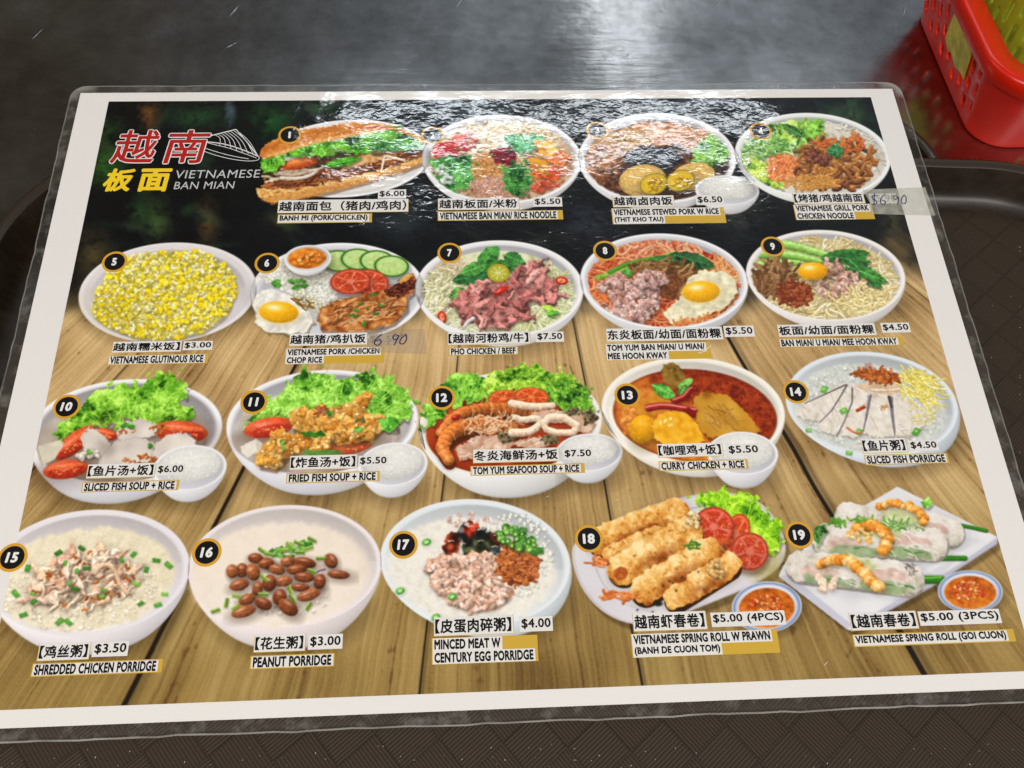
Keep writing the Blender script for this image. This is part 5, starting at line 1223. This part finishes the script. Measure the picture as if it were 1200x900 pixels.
for x, y, rx, ry, rot in ((898, 712, 42, 31, -4), (1136, 694, 39, 26, 2)):
    o = flat("sauce_dish_picture", ering(x, y, rx, ry, rot), ZP+.00002, M_PRINT, menu, UV)

# ---- numbered badges
BADGE = {1: (340, 159.5), 2: (507, 160), 3: (700, 154), 4: (891, 155), 5: (135, 308), 6: (313.5, 309.5), 7: (527, 297.5), 8: (709, 295), 9: (905, 290), 10: (79, 477.5),
         11: (298, 472), 12: (518, 467), 13: (735, 464), 14: (932, 460), 15: (15.5, 654), 16: (243, 648), 17: (473, 639), 18: (690, 632), 19: (936, 627.5)}
for k, (x, y) in BADGE.items():
    u, v_ = S(x, y); R_ = .0057
    disc_ = lambda nm, r_, z, m_, par: mesh_from(nm, [(u+r_*math.cos(a), v_+r_*math.sin(a), z) for a in [2*math.pi*q/40 for q in range(40)]], [tuple(range(40))], m_, par)
    bd = disc_("number_badge", R_, ZL, M_RING, menu); disc_("badge_face", R_*.80, ZT, M_INK, bd)
    wd = .0022 if k < 10 else .0048
    if k == 11: wd = .0042
    if k == 1: wd = .0012
    lettering(str(k), u-wd/2-.0001, v_-.0021, u+wd/2-.0001, v_+.0021, ZI, M_WHITE, bd, .05, .12 if k in (10, 11, 15, 16, 17) else 0, "badge_numeral")

# ---- captions: (Chinese, box), (price, box), ([English lines], box)
CAP = [
 ("越南面包（猪肉/鸡肉）", (325, 236, 478, 250.5), "$6.00", (443, 223.5, 476, 234), ["BANH MI (PORK/CHICKEN)"], (325, 252.5, 436, 263)),
 ("越南板面/米粉", (513, 234, 608, 247), "$5.50", (625, 232.5, 659, 243.5), ["VIETNAMESE BAN MIAN/ RICE NOODLE"], (513, 249, 660, 260)),
 ("越南卤肉饭", (718, 231, 790, 243.5), "$6.50", (816, 230, 849, 241.5), ["VIETNAMESE STEWED PORK W RICE", "(THIT KHO TAU)"], (718, 245.5, 851, 264)),
 ("【烤猪/鸡越南面", (930, 227.5, 1013, 240), None, None, ["VIETNAMESE GRILL PORK", "CHICKEN NOODLE"], (932.5, 241, 1025, 259)),
 ("越南糯米饭】", (131, 402, 212, 414), "$3.00", (214.5, 401, 249, 411.5), ["VIETNAMESE GLUTINOUS RICE"], (126, 417.5, 243.5, 429)),
 ("越南猪/鸡扒饭", (338.5, 392.5, 430, 406), None, None, ["VIETNAMESE PORK /CHICKEN", "CHOP RICE"], (333.5, 409.5, 450, 428)),
 ("【越南河粉鸡/牛】", (524, 391, 621, 405), "$7.50", (628, 390, 661, 402), ["PHO CHICKEN / BEEF"], (526, 408.5, 607.5, 418)),
 ("东炎板面/幼面/面粉粿", (710.5, 386.5, 847, 401), "$5.50", (849, 383, 884.5, 396), ["TOM YUM BAN MIAN/ U MIAN/", "MEE HOON KWAY"], (710, 404, 833.5, 423.5)),
 ("板面/幼面/面粉粿", (912, 382, 1026.5, 395.5), "$4.50", (1033.5, 379.5, 1067, 391), ["BAN MIAN/ U MIAN/ MEE HOON KWAY"], (913.5, 398, 1059, 408.5)),
 ("【鱼片汤+饭】", (101, 545.5, 181, 561), "$6.00", (183, 545, 216.5, 558), ["SLICED FISH SOUP + RICE"], (95.5, 566, 209.5, 578)),
 ("【炸鱼汤+饭】", (339, 535.5, 418, 551), "$5.50", (420, 535, 455, 548), ["FRIED FISH SOUP + RICE"], (335.5, 555.5, 445, 567.5)),
 ("冬炎海鲜汤+饭", (554, 528, 655.5, 543), "$7.50", (660, 526.5, 695, 539.5), ["TOM YUM SEAFOOD SOUP + RICE"], (551.5, 547, 685.5, 558.5)),
 ("【咖哩鸡+饭】", (770.5, 521.5, 847, 536.5), "$5.50", (852.5, 521.5, 891, 535.5), ["CURRY CHICKEN + RICE"], (772.5, 541.5, 877, 553)),
 ("【鱼片粥】", (1010.5, 515.5, 1063, 531.5), "$4.50", (1066, 517, 1100, 529.5), ["SLICED FISH PORRIDGE"], (1014, 534, 1112, 546)),
 ("【鸡丝粥】", (43.5, 755.5, 104, 774.5), "$3.50", (108, 753, 150, 770.5), ["SHREDDED CHICKEN PORRIDGE"], (36.5, 778, 190, 794)),
 ("【花生粥】", (297, 745.5, 357, 764.5), "$3.00", (361, 744.5, 401.5, 762), ["PEANUT PORRIDGE"], (293, 769, 392, 785)),
 ("【皮蛋肉碎粥】", (508, 724.5, 601.5, 745.5), "$4.00", (609, 723.5, 648, 741), ["MINCED MEAT W", "CENTURY EGG PORRIDGE"], (506, 748.5, 631, 779.5)),
 ("越南虾春卷】", (742, 719.5, 828, 740), "$5.00 (4PCS)", (834, 718.5, 921, 735.5), ["VIETNAMESE SPRING ROLL W PRAWN", "(BANH DE CUON TOM)"], (741, 743.5, 914, 771.5)),
 ("【越南春卷】", (997, 719, 1075.5, 739), "$5.00 (3PCS)", (1078, 717, 1173.5, 734), ["VIETNAMESE SPRING ROLL (GOI CUON)"], (1000.5, 744, 1190, 759)),
]
def backed(s, bx, m_ink, parent, bold, halo, shear=0, z=ZT):
    lettering(s, *grow(bx, 0), z+.00005, m_ink, parent, bold, shear)
for cn, cb, pr, pb, en, eb in CAP:
    bx = sbox(*cb); w_, h_ = bx[2]-bx[0], bx[3]-bx[1]
    nl = rect("dish_name_label", bx[0]+.0003, bx[1]-.0001, bx[2]+.0001, bx[3]+.0001, ZL, M_LABEL, menu)
    fr = .00022                                        # thin gilt line round the right and bottom edge
    rect("label_edge", bx[0]+.0001, bx[1]-.0001-fr, bx[2]+.0001+fr, bx[3]+.0001, ZL-.00002, M_GOLD, nl)
    x0 = bx[0]+h_*.10; x1 = bx[2]-h_*.10
    lettering(cn, x0, bx[1]+h_*.10, x1, bx[3]-h_*.10, ZT, M_INK, nl, .028)
    if pr:
        q = sbox(*pb); hq = q[3]-q[1]
        pl = rect("price_label", q[0], q[1], q[2], q[3], ZL+.00001, M_LABEL, menu)
        lettering(pr, q[0]+hq*.14, q[1]+hq*.16, q[2]-hq*.14, q[3]-hq*.13, ZT, M_INK, pl, .026, 0.0)
    q = sbox(*eb); hq = (q[3]-q[1])/len(en)
    el = rect("english_name_label", *q, ZL, M_GOLD, menu)
    wmax = max(text_mesh(s, .046)[0][:, 0].max() for s in en)
    for i, s in enumerate(en):
        wd = (q[2]-q[0])*(.93 if len(en) == 1 else .93)*text_mesh(s, .046)[0][:, 0].max()/wmax
        yb_ = q[3]-(i+1)*hq; x0 = q[0]+.0010
        ins = .0004 if len(en) == 1 else .00012
        rect("label_strip", x0-.0006, yb_+(ins if i == len(en)-1 else -.0001), x0+wd+.0007, yb_+hq-ins, ZT-.00003, M_LABEL, el)
        p = .11
        lettering(s, x0, yb_+hq*p, x0+wd, yb_+hq*(1-p), ZT, M_INK, el, .046)

# ---- ribbons for drawn lines (pen strokes, hat emblem)
def ribbon(name, lines, w, z, m_, parent, taper=False):
    vs_, fs = [], []
    for pts in lines:
        q = [S(*p) for p in pts]
        for _ in range(2):
            if len(q) > 2:
                n_ = [q[0]]
                for a, b_ in zip(q[:-1], q[1:]): n_ += [(a[0]*.75+b_[0]*.25, a[1]*.75+b_[1]*.25), (a[0]*.25+b_[0]*.75, a[1]*.25+b_[1]*.75)]
                q = n_+[q[-1]]
        base = len(vs_)
        for i, p in enumerate(q):
            a = q[max(i-1, 0)]; c = q[min(i+1, len(q)-1)]; dx, dy = c[0]-a[0], c[1]-a[1]; l_ = math.hypot(dx, dy) or 1
            ww = w/2*(1-.5*abs(2*i/(len(q)-1)-1) if taper else 1)
            vs_ += [(p[0]+dy/l_*ww, p[1]-dx/l_*ww, z), (p[0]-dy/l_*ww, p[1]+dx/l_*ww, z)]
        for i in range(len(q)-1):
            k_ = base+2*i; fs.append((k_, k_+2, k_+3, k_+1))
    return mesh_from(name, vs_, fs, m_, parent)

# ---- heading: two red characters with a white line round them, two yellow ones, English title, hat
title = empty("menu_title"); title.parent = menu
def heading(s, x0, yt, x1, yb, m_, bold, shear, rim=None):
    bx = sbox(x0, yt, x1, yb)
    co = text_mesh(s, bold, shear)[0]; box = (co.min(0), co.max(0))
    if rim is not None: lettering(s, *bx, ZL, M_WHITE, title, rim, shear, "title_outline", box)
    lettering(s, *bx, ZI, m_, title, bold, shear, "title_lettering", box)
heading("越", 128.5, 154, 182.5, 193, M_RED, .012, .12, .036)
heading("南", 191.5, 154, 243, 193, M_RED, .012, .12, .036)
heading("板", 119.5, 199, 155.5, 226, M_YEL, .034, .18)
heading("面", 161.5, 199, 199, 226, M_YEL, .034, .08)
heading("VIETNAMESE", 206, 201, 305, 210.5, M_GREY, 0, .1)
heading("BAN MIAN", 204, 214.5, 275, 223, M_GREY, 0, .1)
A_, B_, C_ = (277, 153), (247, 160.5), (303, 184.5)
lp = lambda p, q, t_: (p[0]+(q[0]-p[0])*t_, p[1]+(q[1]-p[1])*t_)
ribbon("conical_hat_drawing", [[B_, A_], [A_, (290, 168), C_], [(236, 167.5), (250, 168), (268, 171), (288, 178), (303, 184.5)]], .00055, ZI, M_WHITE, title)
ribbon("conical_hat_drawing", [[(228, 173), (240, 179), (262, 186), (285, 190), (300, 190), (305, 187.5), (303, 184)], [(230, 169), (238, 174), (256, 180), (276, 185), (292, 187.5)], [(234, 165.5), (250, 170.5), (268, 174.5), (286, 181), (301, 186.5)]], .00032, ZI, M_WHITE, title)
arcs = []
for t_ in [.12, .24, .36, .48, .60, .72, .84, .93]:
    p, q = lp(B_, A_, t_+.05), lp((244, 169), C_, min(1, t_*.95+.12)); mid = ((p[0]+q[0])/2+4.5*(1-t_*.4), (p[1]+q[1])/2-3)
    arcs.append([p, mid, q])
ribbon("conical_hat_drawing", arcs, .00026, ZI, M_WHITE, title)

# ---- sticky tape over two old prices, with new prices in pen
M_TAPE, ns, ls, b = mat("clear_tape", (.62, .62, .52), .28, 0, .6)
tc = new(ns, "TexCoord"); nz = new(ns, "TexNoise", Scale=240.0, Detail=4.0); ls.new(tc.outputs["Object"], nz.inputs["Vector"])
mr = new(ns, "MapRange"); mr.inputs["From Min"].default_value = .3; mr.inputs["From Max"].default_value = .75; mr.inputs["To Min"].default_value = .30; mr.inputs["To Max"].default_value = .62
ls.new(nz.outputs["Fac"], mr.inputs["Value"]); ls.new(mr.outputs["Result"], b.inputs["Alpha"])
M_TAPE2, ns, ls, b = mat("thin_clear_tape", (.52, .44, .32), .28, 0, .6); b.inputs["Alpha"].default_value = .32
M_PEN = film_mat("blue_pen_ink", (34, 30, 96)); M_PEN2 = film_mat("faded_ink", (120, 120, 126))
def patch_mesh(name, pts, z0, z1, m_, parent):
    q = [S(*p) for p in pts]; n = len(q)
    return mesh_from(name, [(x, y, z1) for x, y in q]+[(x, y, z0) for x, y in q], [tuple(range(n))]+[(k, k+n, (k+1) % n+n, (k+1) % n) for k in range(n)], m_, parent)
q = sbox(1020, 228, 1052, 240)
rect("old_price_label", *q, ZL, M_LABEL, menu); lettering("$5.90", q[0]+.0006, q[1]+.0006, q[2]-.0006, q[3]-.0008, ZT, M_PEN2, menu, .006, 0, "old_price_lettering")
tp = patch_mesh("sticky_tape", [(1095, 254), (1020, 252), (1018, 238), (1010, 224), (1083, 221)], ZI, .00085, M_TAPE, menu); tp["label"] = "cloudy sticky tape patch reaching over the right border"
ribbon("pen_price", [[(1027, 231), (1021, 231), (1021, 235), (1027, 237), (1026, 241), (1020, 241)], [(1024, 228), (1023, 243)],
    [(1036, 229), (1031, 234), (1031, 241), (1036, 241), (1037, 237), (1032, 236)], [(1041, 241), (1041.6, 240)],
    [(1051, 233), (1047, 230), (1045, 234), (1049, 236), (1052, 231), (1051, 242)], [(1059, 230), (1055, 234), (1056, 241), (1061, 240), (1061, 232), (1058, 230)]], .00042, .00092, M_PEN, menu)
q = sbox(432, 393, 468, 405)
rect("old_price_label", *q, ZL, film_mat("worn_label", (190, 170, 140)), menu); lettering("$5.50", q[0]+.0006, q[1]+.0006, q[2]-.0006, q[3]-.0008, ZT, M_PEN2, menu, .006, 0, "old_price_lettering")
patch_mesh("sticky_tape", [(500, 416), (443, 414), (431, 407), (430, 388), (497, 387)], ZI, .0008, M_TAPE2, menu)["label"] = "thin clear tape patch over the plank print"
ribbon("pen_price", [[(448, 393), (441, 398), (438, 404), (443, 407), (448, 402), (445, 399), (440, 401)], [(455, 405), (455.6, 404)],
    [(468, 395), (462, 393), (460, 398), (465, 400), (469, 393), (462, 406)], [(476, 393), (470, 398), (468, 404), (473, 405), (477, 399), (476, 393)]], .00045, .00088, M_PEN, menu)

# ------------------------------------------------------------------ the red basket
def plastic(name, c, rough=.32, sub=0):
    m, ns, ls, b = mat(name, lin(c), rough)
    tc = new(ns, "TexCoord"); nz = new(ns, "TexNoise", Scale=60.0, Detail=5.0); ls.new(tc.outputs["Object"], nz.inputs["Vector"])
    bp = new(ns, "Bump", Strength=.25, Distance=.0004); ls.new(nz.outputs["Fac"], bp.inputs["Height"]); ls.new(bp.outputs[0], b.inputs["Normal"])
    return m
M_REDP = plastic("red_plastic", (212, 32, 8)); M_GRNP = plastic("green_plastic", (164, 180, 44))
def basket(name, loc, rz, sx, sy, h, flare, r, rimw, mt, slots, label, cat, group=None, seg=(44, 26), hole=None):
    """open tapering basket: perforated side walls, floor, broad rolled rim"""
    root = empty(name, loc, (0, 0, rz)); tag(root, label, cat, group)
    def ring(z, off=0.0, n=12):
        f = flare*z/h+off
        return [(x, y, z) for x, y in rounded(-sx/2-f, sx/2+f, -sy/2-f, sy/2+f, r+f*.8, n)]
    # resample a ring evenly
    def even(z, off, N):
        p = ring(z, off, 16); P_ = [Vector(q) for q in p]; P_.append(P_[0]); d = [0]
        for a, b_ in zip(P_[:-1], P_[1:]): d.append(d[-1]+(b_-a).length)
        out = []; k = 0
        for i in range(N):
            s_ = d[-1]*i/N
            while d[k+1] < s_: k += 1
            t_ = (s_-d[k])/(d[k+1]-d[k]) if d[k+1] > d[k] else 0; out.append(P_[k].lerp(P_[k+1], t_))
        return out
    N, Mz = seg
    bm = bmesh.new(); grid = [[bm.verts.new(p) for p in even(h*j/Mz, 0, N)] for j in range(Mz+1)]
    for j in range(Mz):
        for i in range(N):
            if slots(i, j, N, Mz, grid[j][i].co): continue
            bm.faces.new((grid[j][i], grid[j][(i+1) % N], grid[j+1][(i+1) % N], grid[j+1][i]))
    bmesh.ops.delete(bm, geom=[v for v in bm.verts if not v.link_faces], context='VERTS')
    w = bm_obj("basket_wall", bm, mt, root, True)
    so = w.modifiers.new("t", 'SOLIDIFY'); so.thickness = .0022; so.offset = -1
    sb = w.modifiers.new("s", 'SUBSURF'); sb.levels = 1; sb.render_levels = 1
    bm = bmesh.new(); bm.faces.new([bm.verts.new(p) for p in ring(.001)]); bm_obj("basket_floor", bm, mt, root)
    bm = bmesh.new(); prof = [(0, h-.010), (.0012, h-.006), (.0016, h-.001), (.0004, h+.0008), (-.0015, h+.001), (-rimw+.002, h-.0006), (-rimw, h-.003), (-rimw-.0006, h-.010)]
    loft(bm, [ring(h, 0) if 0 else [(x, y, z) for x, y, _ in ring(h, o_)] for o_, z in prof]); bm_obj("basket_rim", bm, mt, root, True)
    return root
BH = .055
RZ = 0.0
BSX, BSY, BFL = .170, .128, .0135
_c, _s = math.cos(RZ), math.sin(RZ)
bcx, bcy = .4895+BSX/2, .307+BSY/2
def red_slots(i, j, N, Mz, co):
    # elongated holes in staggered rows, on the long sides; a few low ones on the front
    if j < 3 or j > Mz-4: return False
    fx = abs(co.x) > BSX/2-.001; 
    if fx and abs(co.y) < BSY/2-.018: return (i % 5 < 2) and ((j+(2 if (i//5) % 2 else 0)) % 5 in (0, 1, 2))
    if abs(co.y) > BSY/2-.001 and abs(co.x) < BSX/2-.022 and j < 8: return (i % 5 < 2) and ((j+(i//5) % 2) % 3 == 0)
    return False
red = basket("red_basket", (bcx, bcy, TZ), RZ, BSX, BSY, BH, BFL, .020, .0145, M_REDP, red_slots, "red plastic basket with punched holes and a yellow sticker on the steel table", "basket", seg=(260, 22))
# yellow sticker on its left wall, set square to the wall
def wallpt(y, z, off=.0012): return (-(BSX/2+BFL*z/BH)-off, y, z)
def on_wall(px, py):                                   # where a sight line meets the left wall
    d = _r*((px-600)/1049.04) - _u*((py-450)/1049.04) + _f; s_ = BFL/BH
    k = (.4895-s_*(CAMP.z-TZ)-CAMP.x)/(d.x+s_*d.z); p = CAMP+d*k; return p.y-bcy, p.z-TZ
STK = [on_wall(*p) for p in ((1127, -3), (1110, 44), (1113, 60), (1117, 62), (1121, 78), (1127, 84), (1131, 93), (1144, 50))]
M_STK, ns, ls, b = mat("yellow_sticker", lin((198, 178, 40)), .45)
tc = new(ns, "TexCoord"); nz = new(ns, "TexNoise", Scale=90.0, Detail=6.0, Roughness=.7); ls.new(tc.outputs["Object"], nz.inputs["Vector"])
cr_ = new(ns, "ValToRGB"); cr_.color_ramp.elements[0].position = .38; cr_.color_ramp.elements[0].color = (*lin((170, 160, 36)), 1); cr_.color_ramp.elements[1].position = .62; cr_.color_ramp.elements[1].color = (*lin((226, 210, 76)), 1)
ls.new(nz.outputs["Fac"], cr_.inputs["Fac"]); ls.new(cr_.outputs["Color"], b.inputs["Base Color"])
q = [wallpt(*p) for p in STK]; q2 = [wallpt(p[0], p[1], .0006) for p in STK]; n = len(q)
mesh_from("sticker", q+q2, [tuple(range(n))[::-1]]+[(k, (k+1) % n, (k+1) % n+n, k+n) for k in range(n)], M_STK, red)
# green basket standing inside the red one
def green_slots(i, j, N, Mz, co): return 2 < j < Mz-2 and i % 4 == 0 and ((j+(3 if (i//4) % 2 else 0)) % 6 in (0, 1, 2, 3))
basket("green_basket", (.563, .385, TZ+.0035), 0, .116, .110, .092, .006, .048, .004, M_GRNP, green_slots, "olive green slotted basket standing inside the red basket", "basket", seg=(180, 28))
# folded white paper packet tucked between them
bm = bmesh.new(); bmesh.ops.create_cube(bm, size=1, matrix=Matrix.Diagonal((.010, .030, .05, 1)))
bmesh.ops.bevel(bm, geom=bm.edges[:], offset=.0015, segments=2, affect='EDGES')
o = bm_obj("paper_packet", bm, mat("packet_paper", (.6, .58, .56), .6)[0], None, True)
o.location = (.5015, .4165, TZ+.030); o.rotation_euler = (.05, .12, .2); tag(o, "white paper packet tucked between the red and green baskets", "packet")

# fine film scuffs with their glints drawn in white; dust specks and crumbs
M_SCUFF_GLINT = mat("white_scuff_glint", (.85, .85, .83), .4)[0]
ribbon("film_scuff_glint", [[(817, 415), (823, 413.5), (829, 412)], [(824, 412), (831, 408), (833, 405)], [(862, 332), (871, 332.5)], [(1040, 418), (1045, 415)], [(965, 780), (969, 776)], [(722, 587), (723.5, 586)], [(640, 583), (643, 582)]], .0003, .00072, M_SCUFF_GLINT, menu, True)
g_ = np.random.default_rng(3); bm = bmesh.new()
for k in range(90):
    if k < 60: x, y = g_.uniform(0, 1200), g_.uniform(872, 900)
    else: x, y = g_.uniform(1110, 1200), g_.uniform(270, 700)
    if k >= 60 and x < 1085+(y-270)*.31+30: x = 1195
    p = place(x, y, .0003); s_ = g_.uniform(.00010, .00026)
    r_ = bmesh.ops.create_icosphere(bm, subdivisions=1, radius=s_, matrix=Matrix.Translation(p) @ Matrix.Rotation(g_.uniform(0, 3), 4, 'Z') @ Matrix.Diagonal((g_.uniform(.6, 2.2), 1, .5, 1)))
o = bm_obj("crumbs", bm, mat("pale_crumb", (.36, .32, .26), .8)[0]); tag(o, "tiny pale crumbs and dust specks on the ribbed tray floor", "crumbs", kind="stuff")
